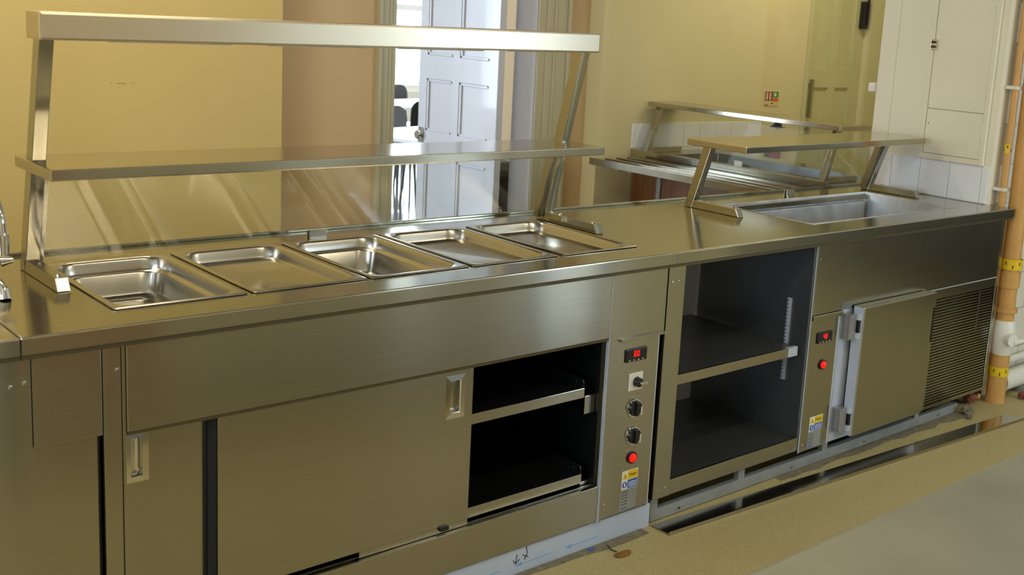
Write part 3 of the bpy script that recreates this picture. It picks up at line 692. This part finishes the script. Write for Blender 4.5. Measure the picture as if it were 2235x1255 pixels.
bm = ahex(B(), [(0.871, 0.640, T+0.012), (2.602, 0.682, T+0.012), (2.602, 0.688, T+0.012), (0.871, 0.646, T+0.012), (0.871, 0.560, 1.250), (2.602, 0.614, 1.250), (2.602, 0.620, 1.250), (0.871, 0.566, 1.250)])
obj('glass_pane', bm, GLASS, g1, label='clear slanted glass screen')
for (xa, ya, yt) in ((0.871, 0.640, 0.560), (2.586, 0.682, 0.614)):
    bm = ahex(B(), [(xa, ya-0.018, T+0.012), (xa+0.016, ya-0.018, T+0.012), (xa+0.016, ya+0.008, T+0.012), (xa, ya+0.008, T+0.012), (xa, yt-0.018, 1.250), (xa+0.016, yt-0.018, 1.250), (xa+0.016, yt+0.008, 1.250), (xa, yt+0.008, 1.250)])
    obj('glass_channel', bm, STEEL_F, g1)
def clip(par, x, y):
    bm = B(); abox(bm, x-0.03, x+0.03, y-0.016, y-0.006, T+0.0005, T+0.006, 0.001); abox(bm, x-0.03, x+0.03, y-0.010, y-0.004, T+0.003, T+0.030, 0.001); abox(bm, x-0.03, x+0.03, y+0.004, y+0.009, T+0.0005, T+0.030, 0.001)
    obj('glass_clip', bm, STEEL_F, par)
clip(g1, 1.70, 0.672)

g2 = thing('glass_canopy', 'low steel and glass canopy over the cold display well', 'gantry', (4.05, 0.5, T))
post(g2, 3.386, 0.034, 0.042, 0.676, 0.590, 1.246); foot(g2, 3.388, 0.034, 0.375, 0.640)
post(g2, 4.709, 0.036, 0.042, 0.708, 0.622, 1.236); foot(g2, 4.712, 0.036, 0.385, 0.670)
bm = span(B(), 3.356, 0.340, 0.657, 1.240, 1.266, 4.800, 0.425, 0.690, 1.236, 1.264, 0.003)
obj('shelf', bm, STEEL_S, g2)
bm = ahex(B(), [(3.421, 0.665, T+0.012), (4.708, 0.695, T+0.012), (4.708, 0.701, T+0.012), (3.421, 0.671, T+0.012), (3.421, 0.585, 1.240), (4.708, 0.612, 1.236), (4.708, 0.618, 1.236), (3.421, 0.591, 1.240)])
obj('glass_pane', bm, GLASS, g2, label='clear slanted glass screen')
bm = ahex(B(), [(4.690, 0.675, T+0.012), (4.7085, 0.675, T+0.012), (4.7085, 0.705, T+0.012), (4.690, 0.705, T+0.012), (4.690, 0.594, 1.237), (4.7085, 0.594, 1.237), (4.7085, 0.624, 1.237), (4.690, 0.624, 1.237)])
obj('glass_channel', bm, STEEL_F, g2)
clip(g2, 4.10, 0.682)

# ================================================================== TAP AT THE LEFT EDGE
tp = thing('tap', 'chrome mixer tap standing at the left edge of the worktop', 'tap', (0.700, 0.42, T))
tx, ty = 0.700, 0.42
bm = B(); loft(bm, [[(tx+r*math.cos(2*PI*k/20), ty+r*math.sin(2*PI*k/20), z) for k in range(20)] for z, r in ((T+.0005, .028), (T+.006, .028), (T+.010, .019), (T+.05, .017), (T+.062, .021), (T+.085, .021), (T+.094, .013), (T+.18, .012), (T+.185, .009))], True, True)
obj('body', bm, CHROME, tp, smooth=True)
pts = []
for k in range(15):
    a = PI*k/14*1.05; pts.append((tx+0.01*k/14, ty-0.055+0.055*math.cos(a), T+0.18+0.06*math.sin(a)))
pts.append((tx+0.012, ty-0.112, T+0.150))
tube('spout', pts, 0.0115, CHROME, tp, 14)
bm = atube(B(), [(tx+0.012, ty-0.112, T+0.160), (tx+0.012, ty-0.112, T+0.115)], 0.0145, 16); obj('aerator', bm, CHROME, tp, smooth=True)
bm = atube(B(), [(tx, ty, T+0.074), (tx+0.03, ty-0.01, T+0.076), (tx+0.034, ty-0.012, T+0.077), (tx+0.058, ty-0.02, T+0.079)], [.009, .010, .015, .007], 14); obj('lever', bm, CHROME, tp, smooth=True)
bm = atube(B(), [(tx, ty-0.012, T+0.04), (tx+0.012, ty-0.055, T+0.035), (tx+0.02, ty-0.08, T+0.02), (tx+0.02, ty-0.085, T+0.0015)], [.010, .012, .013, .014], 14); obj('side_inlet', bm, CHROME, tp, smooth=True)

# ================================================================== METER CUPBOARD ON THE PIER
mc = thing('meter_cupboard', 'cream wall cupboard with two flush doors on the white pier', 'wall cupboard', (4.89, 0.35, 1.155))
bm = B()
for a, b, c, d in ((0.160, 0.184, 1.158, 2.2), (0.488, 0.512, 1.158, 2.2), (0.184, 0.488, 1.158, 1.185), (0.184, 0.488, 2.17, 2.2)): abox(bm, 4.878, 4.8998, a, b, c, d, 0.002)
obj('frame', bm, PAINT_W, mc)
ud = box('upper_door', 4.882, 4.8995, 0.186, 0.486, 1.405, 2.168, PAINT_W, mc, bev=0.002)
ld = box('lower_door', 4.882, 4.8995, 0.186, 0.486, 1.187, 1.402, PAINT_W, mc, bev=0.002)
lt = box('latch', 4.872, 4.882, 0.468, 0.503, 1.685, 1.735, CHROME, ud, bev=0.002)
lt2 = B()
for z in (1.70, 1.722): abox(lt2, 4.866, 4.873, 0.474, 0.497, z-0.006, z+0.006, 0.001)
obj('latch_bolt', lt2, BLACKP, ud)
for par, z in ((ld, 1.32), (ud, 1.93)): box('hinge', 4.876, 4.8825, 0.178, 0.192, z-0.03, z+0.03, PAINT_W, par, bev=0.002)
bm = B(); abox(bm, 4.8805, 4.882, 0.470, 0.474, 1.328, 1.334); obj('keyhole', bm, INK, ld)
so = thing('wall_socket', 'small white junction box on the far edge of the pier', 'junction box', (4.905, 0.82, 1.45))
box('box', 4.885, 4.925, 0.8005, 0.842, 1.455, 1.500, WHITEP, so, bev=0.004); box('lid', 4.881, 4.885, 0.803, 0.839, 1.458, 1.497, WHITEP, so, bev=0.001)

# ================================================================== PIPES
wp = thing('gas_pipe', 'thick ochre pipe rising from the floor by the counter end', 'pipe', (5.035, 0.03, 0))
PX, PY = 5.030, 0.028
tube('lower_length', [(PX+0.012, PY, 0.001), (PX+0.010, PY, 0.26)], 0.047, ORANGE, wp, 24)
tube('middle_length', [(PX+0.004, PY, 0.40), (PX, PY, 0.62)], 0.044, ORANGE, wp, 24)
tube('upper_length', [(PX, PY, 0.50), (PX-0.03, PY+0.005, CZ-0.02)], 0.044, ORANGE, wp, 24)
tube('collar', [(PX+0.004, PY, 0.462), (PX+0.004, PY, 0.482)], 0.056, ORANGE, wp, 24)
tube('socket_joint', [(PX+0.001, PY, 0.585), (PX, PY, 0.66)], 0.052, ORANGE, wp, 24)
def tape(z0, z1, x, r, par, n=24):
    bm = B(); loft(bm, [[(x+r*math.cos(2*PI*k/n), PY+r*math.sin(2*PI*k/n), z) for k in range(n)] for z in (z0, z1)])
    t = obj('warning_tape', bm, YELLOWT, par, smooth=True, label='yellow warning tape with black marks')
    bm = B()
    for k in range(10):
        a = 2*PI*k/10; zz_ = z0+(z1-z0)*(0.62 if k % 2 else 0.3); rr = r+0.0006
        p = [(x+rr*math.cos(a+d), PY+rr*math.sin(a+d), zz_+e) for d, e in ((-.05, -.008), (.05, -.008), (.05, .008), (-.05, .008))]
        bm.faces.new([bm.verts.new(q) for q in p])
    o = obj('tape_mark', bm, INK, t); return t
tape(0.675, 0.725, PX, 0.0525, wp); tape(0.140, 0.185, PX+0.011, 0.0480, wp)
bm = atube(B(), [(PX+0.008, PY, 0.25), (PX+0.008, PY, 0.275), (PX+0.006, PY, 0.30), (PX+0.005, PY, 0.37), (PX+0.004, PY, 0.40), (PX+0.004, PY, 0.42)], [.050, .054, .060, .062, .056, .050], 24)
vb = obj('valve_body', bm, WHITEP, wp, smooth=True, label='white wrapped gas valve')
bm = atube(B(), [(PX-0.02, PY-0.05, 0.335), (PX-0.03, PY-0.075, 0.335)], [.034, .030], 20); obj('valve_boss', bm, WHITEP, vb, smooth=True)
bm = atube(B(), [(PX-0.02, PY-0.068, 0.322), (PX+0.05, PY-0.085, 0.325), (PX+0.16, PY-0.10, 0.322)], [.016, .012, .013], 12); obj('valve_lever', bm, WHITEP, vb, smooth=True)
np_ = thing('slim_pipe', 'slim ochre pipe clipped to the pier beside the thick pipe', 'pipe', (4.965, 0.085, 0.03))
tube('length', [(4.966, 0.083, 0.02), (4.966, 0.088, CZ-0.02)], 0.0165, ORANGE, np_, 16)
for z in (1.055, 1.535):
    bm = abox(B(), 4.938, 5.0, 0.064, 0.124, z-0.008, z+0.008, 0.003); obj('pipe_clip', bm, WHITEP, np_)
bm = atube(B(), [(4.966, 0.086, 1.23), (4.966, 0.086, 1.27)], 0.0172, 16); obj('warning_tape', bm, YELLOWT, np_, smooth=True)
bm = B()
for k in range(6):
    a = 2*PI*k/6+0.3; zz_ = 1.25+(0.008 if k % 2 else -0.008); rr = 0.0178
    bm.faces.new([bm.verts.new((4.966+rr*math.cos(a+d), 0.086+rr*math.sin(a+d), zz_+e)) for d, e in ((-.15, -.006), (.15, -.006), (.15, .006), (-.15, .006))])
obj('tape_mark', bm, INK, np_)
sp = tag(tube('trunking', [(5.012, 0.1035, 0.03), (5.012, 0.1035, CZ-0.02)], 0.008, mat('grey_conduit', (170, 172, 168), 0.5), None, 12), 'narrow grey conduit between the two ochre pipes', 'conduit')
bp = tag(tube('bronze_pipe', [(5.075, 0.095, 0.40), (5.085, 0.095, 0.36), (5.088, 0.095, 0.12), (5.095, 0.085, 0.085), (5.115, 0.06, 0.08)], 0.012, mat('dark_bronze', (70, 48, 32), 0.4, 0.6), None, 12), 'thin dark bronze pipe hooked behind the gas valve', 'pipe')
fp = thing('floor_pipe', 'fat white pipe running along the wall above the floor', 'pipe', (5.6, 0.06, 0.0))
tube('length', [(5.13, 0.060, 0.075), (6.6, 0.060, 0.075)], 0.050, WHITEP, fp, 20)
for x in (5.3, 6.3): box('saddle', x, x+0.03, 0.005, 0.112, 0.0005, 0.03, STEEL_G, fp)
fp2 = tag(tube('white_pipe', [(5.12, 0.085, 0.165), (6.6, 0.085, 0.175)], 0.018, WHITEP, None, 14), 'slender white pipe running above the fat floor pipe', 'pipe')

# ================================================================== RUBBLE AND LITTER ON THE FLOOR
def rock(name, x, y, s, m, label, cat, seed, group=None, flat=0.6):
    rnd = random.Random(seed); bm = B(); bmesh.ops.create_icosphere(bm, subdivisions=2, radius=1)
    for v in bm.verts:
        k = 0.75+0.5*rnd.random(); v.co = Vector((v.co.x*s*k, v.co.y*s*k*0.8, v.co.z*s*flat*k))
    zmin = min(v.co.z for v in bm.verts)
    bmesh.ops.translate(bm, verts=bm.verts, vec=(x, y, 0.0005-zmin))
    return tag(obj(name, bm, m), label, cat, group)
rock('rubble', 4.735, 0.005, 0.035, RUBBLE, 'largest lump of grey mortar rubble at the end of the base frame', 'rubble', 1)
rock('rubble', 4.79, 0.035, 0.024, RUBBLE, 'small lump of grey mortar rubble nearer the ochre pipe', 'rubble', 2)
rock('rubble', 4.69, -0.035, 0.018, RUBBLE, 'smallest crumb of grey mortar in front of the rubble', 'rubble', 3)
rock('brick_fragment', 4.90, 0.085, 0.040, BRICKR, 'broken red brick under the grille corner', 'brick fragment', 4, flat=0.8)
rock('rubble', 5.21, -0.035, 0.030, BRICKR, 'reddish brown rubble at the right edge below the white pipe', 'rubble', 5)
def patch(name, pts, m, label, cat):
    bm = B(); loft(bm, [[(x, y, z) for x, y in pts] for z in (0.0003, 0.0028)], True, True)
    return tag(obj(name, bm, m), label, cat)
rnd = random.Random(5)
pts = [(3.35+k*0.077, 0.046) for k in range(19)] + [(4.736-k*0.077, 0.022-0.018*rnd.random()-0.02*(k/18 < .5)*rnd.random()) for k in range(19)]
pts = [(x, min(y, 0.046)) for x, y in pts]
patch('mortar_residue', pts, RUBBLE, 'ragged line of old grey adhesive on the floor along the base frame', 'residue')
pts = [(1.6+k*0.1, 0.036) for k in range(11)] + [(2.6-k*0.1, 0.012-0.022*rnd.random()) for k in range(11)]
patch('mortar_residue', pts, RUBBLE, 'ragged line of old grey adhesive along the filmed kick plate', 'residue')
lf_ = thing('dry_leaf', 'curled brown leaf with a long stem on the floor by the kick plate', 'leaf', (2.42, -0.05, 0))
bm = B(); n = 14
ring = [(2.416+0.034*math.cos(2*PI*k/n), -0.064+0.020*math.sin(2*PI*k/n), 0.004+0.004*math.cos(4*PI*k/n)) for k in range(n)]
loft(bm, [[(x, y, z-0.002) for x, y, z in ring], ring, [((x+2.416)/2, (y-0.064)/2, 0.0055) for x, y, z in ring]], True, True)
obj('blade', bm, BROWNL, lf_, smooth=True)
tube('stem', [(2.408, -0.045, 0.005), (2.405, -0.020, 0.004), (2.418, 0.012, 0.003)], 0.002, INK, lf_, 6)
bc = tag(box('blue_chip', 2.345, 2.362, 0.012, 0.026, 0.0005, 0.006, BLUEP, bev=0.001), 'tiny blue plastic chip on the floor by the kick plate', 'chip')

# ================================================================== PREPARATION TABLE IN THE FOREGROUND
ft = thing('preparation_table', 'pale steel preparation table out of focus in the bottom right corner', 'table', (2.4, -1.85, 0))
obj('tabletop', abox(B(), 0.95, 3.9, -2.15, -1.5, 0.875, 0.91, 0.006), mat('pale_satin_steel', (156, 158, 148), 0.45, 0.85, var=0.06, scale=5, rvar=0.08), ft)
for x in (1.05, 3.8):
    for y in (-2.08, -1.57): box('leg', x-0.02, x+0.02, y-0.02, y+0.02, 0.0005, 0.875, STEEL_G, ft)
box('undershelf', 1.03, 3.82, -2.10, -1.55, 0.22, 0.25, STEEL_G, ft)

lcb = thing('added_dark_cupboard', 'unseen dark low cupboard added along the right kitchen wall', 'cupboard', (7.3, -2.0, 0))  # unseen cupboard added so the steel fronts reflect something dark
SLATE = mat('dark_slate_paint', (46, 46, 43), 0.5)
box('carcass', 6.75, 7.69, -3.3, -0.5, 0.0005, 0.86, SLATE, lcb); box('countertop', 6.72, 7.69, -3.32, -0.48, 0.86, 0.90, SLATE, lcb, bev=0.004)
for k in range(4):
    d_ = box('cupboard_door', 6.732, 6.75, -3.28+k*0.69, -2.61+k*0.69, 0.10, 0.84, SLATE, lcb, bev=0.003); box('handle', 6.722, 6.732, -2.68+k*0.69, -2.665+k*0.69, 0.6, 0.78, STEEL_G, d_)

# ================================================================== FAR SERVERY WITH TRAY SLIDE
fs = thing('tray_counter', 'far servery counter with wooden front and steel tray slide', 'counter', (4.9, 1.6, 0))
box('wooden_front', 4.655, 4.675, 0.86, 2.29, 0.0005, 0.92, WOOD, fs)
box('carcass', 4.676, 5.35, 0.86, 2.285, 0.0005, 0.92, STEEL_D, fs)
obj('counter_top', grid_plate([4.637, 4.80, 5.20, 5.36], [0.85, 0.98, 2.10, 2.285], lambda i, j: i == 1 and j == 1, 0.935, 0.972, 'z'), STEEL_T, fs)
box('front_lip', 4.626, 4.6365, 0.85, 2.285, 0.930, 0.992, STEEL_S, fs, bev=0.002)
wb = B(); loft(wb, [rrect(4.80, 5.20, 0.98, 2.10, 0.01, 0.971, 2), rrect(4.805, 5.195, 0.985, 2.095, 0.01, 0.925, 2)], False, True)
obj('well', wb, STEEL_D, fs)
ts = box('tray_slide', 4.265, 4.625, 0.86, 2.235, 0.925, 0.945, STEEL_S, fs, bev=0.002)
box('front_edge', 4.255, 4.265, 0.86, 2.235, 0.918, 0.958, STEEL_S, ts, bev=0.002)
for x in (4.36, 4.45, 4.54): box('slide_rib', x, x+0.018, 0.87, 2.22, 0.945, 0.953, STEEL_S, ts, bev=0.003)
for y in (2.05, 1.20):
    br = box('bracket', 4.643, 4.655, y-0.015, y+0.015, 0.70, 0.92, STEEL_G, fs)
    box('bracket_arm', 4.30, 4.645, y-0.012, y+0.012, 0.905, 0.9245, STEEL_G, br)
g3 = thing('far_canopy', 'low steel and glass canopy over the far servery counter', 'gantry', (4.85, 1.6, 0.972))
def post3(y):
    bm = ahex(B(), [(4.70, y, 0.973), (4.735, y, 0.973), (4.735, y+0.035, 0.973), (4.70, y+0.035, 0.973), (4.79, y, 1.246), (4.825, y, 1.246), (4.825, y+0.035, 1.246), (4.79, y+0.035, 1.246)], 0.002)
    p = obj('post', bm, STEEL_F, g3)
    ft_ = box('foot', 4.735, 5.0, y, y+0.035, 0.973, 1.002, STEEL_F, g3, bev=0.002)
post3(2.22); post3(0.93)
box('shelf', 4.745, 5.03, 0.89, 2.283, 1.246, 1.272, STEEL_S, g3, bev=0.003)
bm = ahex(B(), [(4.712, 0.966, 0.985), (4.718, 0.966, 0.985), (4.718, 2.219, 0.985), (4.712, 2.219, 0.985), (4.798, 0.966, 1.245), (4.804, 0.966, 1.245), (4.804, 2.219, 1.245), (4.798, 2.219, 1.245)])
obj('glass_pane', bm, GLASS, g3, label='clear slanted glass screen')
hl = thing('heat_lamp', 'small black lamp hanging beneath the far canopy shelf', 'lamp', (5.0, 1.485, 1.2))
obj('shade', atube(B(), [(5.0, 1.485, 1.2455), (5.0, 1.487, 1.228), (4.995, 1.489, 1.208), (4.995, 1.489, 1.200)], [.012, .018, .026, .048], 16), BLACKP, hl, smooth=True)
obj('bulb', atube(B(), [(4.995, 1.489, 1.2), (4.995, 1.489, 1.188)], [.022, .012], 12), WHITEP, hl, smooth=True)
pc = thing('price_card', 'small blank white card standing on the far servery edge', 'card', (4.68, 1.49, 0.9725))
box('card', 4.682, 4.685, 1.465, 1.52, 0.9735, 1.018, WHITEP, pc); box('card_foot', 4.672, 4.70, 1.475, 1.51, 0.9725, 0.9755, WHITEP, pc)

# --- fire signs on the far wall
fsn = thing('fire_sign', 'small red and green fire equipment sign on the yellow wall', 'sign', (6.08, 2.42, 1.23))
box('plate', 6.005, 6.155, 2.4165, 2.4195, 1.232, 1.333, CREAMP, fsn)
box('red_field', 6.010, 6.085, 2.4155, 2.4165, 1.268, 1.330, REDM, fsn)
for a in (6.020, 6.052): box('extinguisher_symbol', a, a+0.016, 2.4149, 2.4155, 1.274, 1.324, WHITEP, fsn)
box('green_field', 6.088, 6.150, 2.4155, 2.4165, 1.290, 1.330, GREENP, fsn)
box('symbol', 6.10, 6.125, 2.4149, 2.4155, 1.298, 1.32, WHITEP, fsn)
box('orange_field', 6.088, 6.150, 2.4155, 2.4165, 1.262, 1.287, mat('orange_print', (214, 120, 40), 0.5), fsn)
box('text_line', 6.012, 6.040, 2.4155, 2.4165, 1.236, 1.242, INK, fsn); box('text_line', 6.075, 6.10, 2.4155, 2.4165, 1.246, 1.252, INK, fsn)
fbk = thing('fire_blanket', 'red fire blanket case hanging on the wall behind the glass', 'fire blanket', (6.12, 2.39, 0.86))
box('case', 6.06, 6.19, 2.380, 2.4195, 0.865, 0.985, REDM, fbk, bev=0.006); box('pull_tape', 6.105, 6.115, 2.377, 2.380, 0.85, 0.872, INK, fbk); box('end_cap', 6.055, 6.0605, 2.382, 2.4195, 0.868, 0.982, BLACKP, fbk)
nt_ = thing('wall_notice', 'cream notice with red lettering beside the red fire blanket', 'notice', (6.26, 2.42, 0.87))
box('sheet', 6.20, 6.32, 2.4170, 2.4195, 0.872, 0.985, CREAMP, nt_)
text('FOR', 6.26, 2.4166, 0.915, 0.045, REDM, nt_)
mk = thing('wall_scuff', 'faint reddish scuff marks on the ochre wall', 'scuff', (1.70, 2.25, 1.35))
for a, b, c in ((1.655, 1.690, 1.3385), (1.630, 1.636, 1.339), (1.716, 1.724, 1.3395)): box('scuff', a, b, 2.2493, 2.2499, c, c+0.004, mat('scuff_tan', (186, 138, 88), 0.7) if a == 1.655 else bpy.data.materials['scuff_tan'], mk)

# ================================================================== DINING ROOM FURNITURE
def table(x, y, rz, label):
    t = thing('dining_table', label, 'table', (0, 0, 0), 'tables in the dining room')
    box('tabletop', -0.6, 0.6, -0.4, 0.4, 0.755, 0.785, TABLEW, t, bev=0.006)
    for a in (-0.54, 0.54):
        for b in (-0.34, 0.34): tube('leg', [(a, b, 0.001), (a, b, 0.756)], 0.016, BLACKP, t, 8)
    t.location = (x, y, 0); t.rotation_euler.z = rz; return t
def chair():
    t = thing('dining_chair', 'c', 'chair', (0, 0, 0), 'black chairs in the dining room')
    bm = B(); loft(bm, [rrect(-0.21, 0.21, -0.2, 0.21, 0.06, z) for z in (0.455, 0.475)], True, True); obj('seat', bm, BLACKP, t, smooth=True)
    bm = B(); pr = rrect(-0.2, 0.2, 0.58, 0.90, 0.09, 0)
    loft(bm, [[(a, 0.20+0.25*(b-0.5)*0.4-0.5*a*a+d, b) for a, b, _ in pr] for d in (0.0, 0.018)], True, True); obj('backrest', bm, BLACKP, t, smooth=True)
    for sx in (-1, 1):
        tube('leg', [(sx*0.2, 0.25, 0.001), (sx*0.185, 0.19, 0.46), (sx*0.17, 0.205, 0.62)], 0.011, BLACKP, t, 8)
        tube('leg', [(sx*0.2, -0.23, 0.001), (sx*0.185, -0.18, 0.458)], 0.011, BLACKP, t, 8)
    return t
table(5.05, 4.95, 0.25, 'white table nearer the open doorway in the dining room')
table(6.55, 7.55, 0.2, 'white table farther from the doorway in the dining room')
c0 = chair()
c0.location = (5.35, 5.75, 0); c0.rotation_euler.z = 0.35; c0['label'] = 'black chair drawn up behind the nearer dining table'
copy_tree(c0, (6.10, 6.70, 0), 2.9, 'black chair in front of the farther dining table')
copy_tree(c0, (6.95, 8.35, 0), 0.1, 'black chair behind the farther dining table')
copy_tree(c0, (7.4, 7.9, 0), -1.2, 'black chair at the end of the farther dining table')
bn = thing('litter_bin', 'dark litter bin seen in the gap behind the open door', 'bin', (4.40, 3.23, 0))
bm = B(); loft(bm, [rrect(4.40-w_, 4.40+w_, 3.23-w_, 3.23+w_, 0.03, z) for z, w_ in ((0.001, 0.10), (0.70, 0.13), (0.72, 0.135))], True, True); obj('tub', bm, BLACKP, bn)
bm = B(); loft(bm, [rrect(4.40-w_, 4.40+w_, 3.23-w_, 3.23+w_, 0.03, z) for z, w_ in ((0.7205, 0.137), (0.76, 0.125), (0.80, 0.06))], True, True); obj('lid', bm, BLACKP, bn)
# outside the dining room window
struct(box('ground_outside', -5, 30, 12.4, 45, -0.3, -0.2, HEDGEB))
def shrub(x, y, s, seed, label):
    rnd = random.Random(seed); t = thing('garden_shrub', label, 'shrub', (x, y, -0.2), 'shrubs outside the dining room window')
    bm = B()
    for k in range(220):
        a = rnd.random()*2*PI; b = rnd.random(); r = s*(0.35+0.65*rnd.random())*math.sqrt(1-(b*0.8)**2)
        p = Vector((x+r*math.cos(a), y+r*math.sin(a), -0.1+b*s*1.8)); q = 0.16*s
        u = Vector((rnd.uniform(-1, 1), rnd.uniform(-1, 1), rnd.uniform(-1, 1))).normalized(); v = u.orthogonal().normalized()
        bm.faces.new([bm.verts.new(p+u*q*i+v*q*0.6*j) for i, j in ((-1, 0), (0, -1), (1, 0), (0, 1))])
    obj('foliage', bm, LEAFM, t); tube('stem', [(x, y, -0.2), (x, y, s*0.9)], 0.05*s, BROWNL, t, 8)
shrub(17.2, 22.5, 0.7, 3, 'pale green shrub seen through the doorway and window')
shrub(18.6, 22.5, 0.6, 4, 'second pale green shrub beyond the first')

# ================================================================== ADDED STRIP LAMPS, OUT OF VIEW
def added_strip_lamp(x, y, label):
    t = thing('added_strip_lamp', label, 'ceiling lamp', (x, y, CZ-0.06))
    box('housing', x-0.75, x+0.75, y-0.05, y+0.05, CZ-0.03, CZ-0.0005, WHITEP, t, bev=0.004)
    bm = B(); loft(bm, [[(xx, y+0.045*math.cos(a), CZ-0.03-0.03*math.sin(a)) for a in [PI*k/8 for k in range(9)]] for xx in (x-0.73, x+0.73)], True, True)
    obj('diffuser', bm, LAMPM, t, smooth=True)
added_strip_lamp(1.2, 1.45, 'added unseen strip lamp over the left of the hall')
added_strip_lamp(5.9, 1.6, 'added unseen strip lamp over the far servery')
added_strip_lamp(1.6, -1.6, 'added unseen strip lamp over the kitchen aisle')
added_strip_lamp(4.2, -2.4, 'added unseen strip lamp over the right of the kitchen')
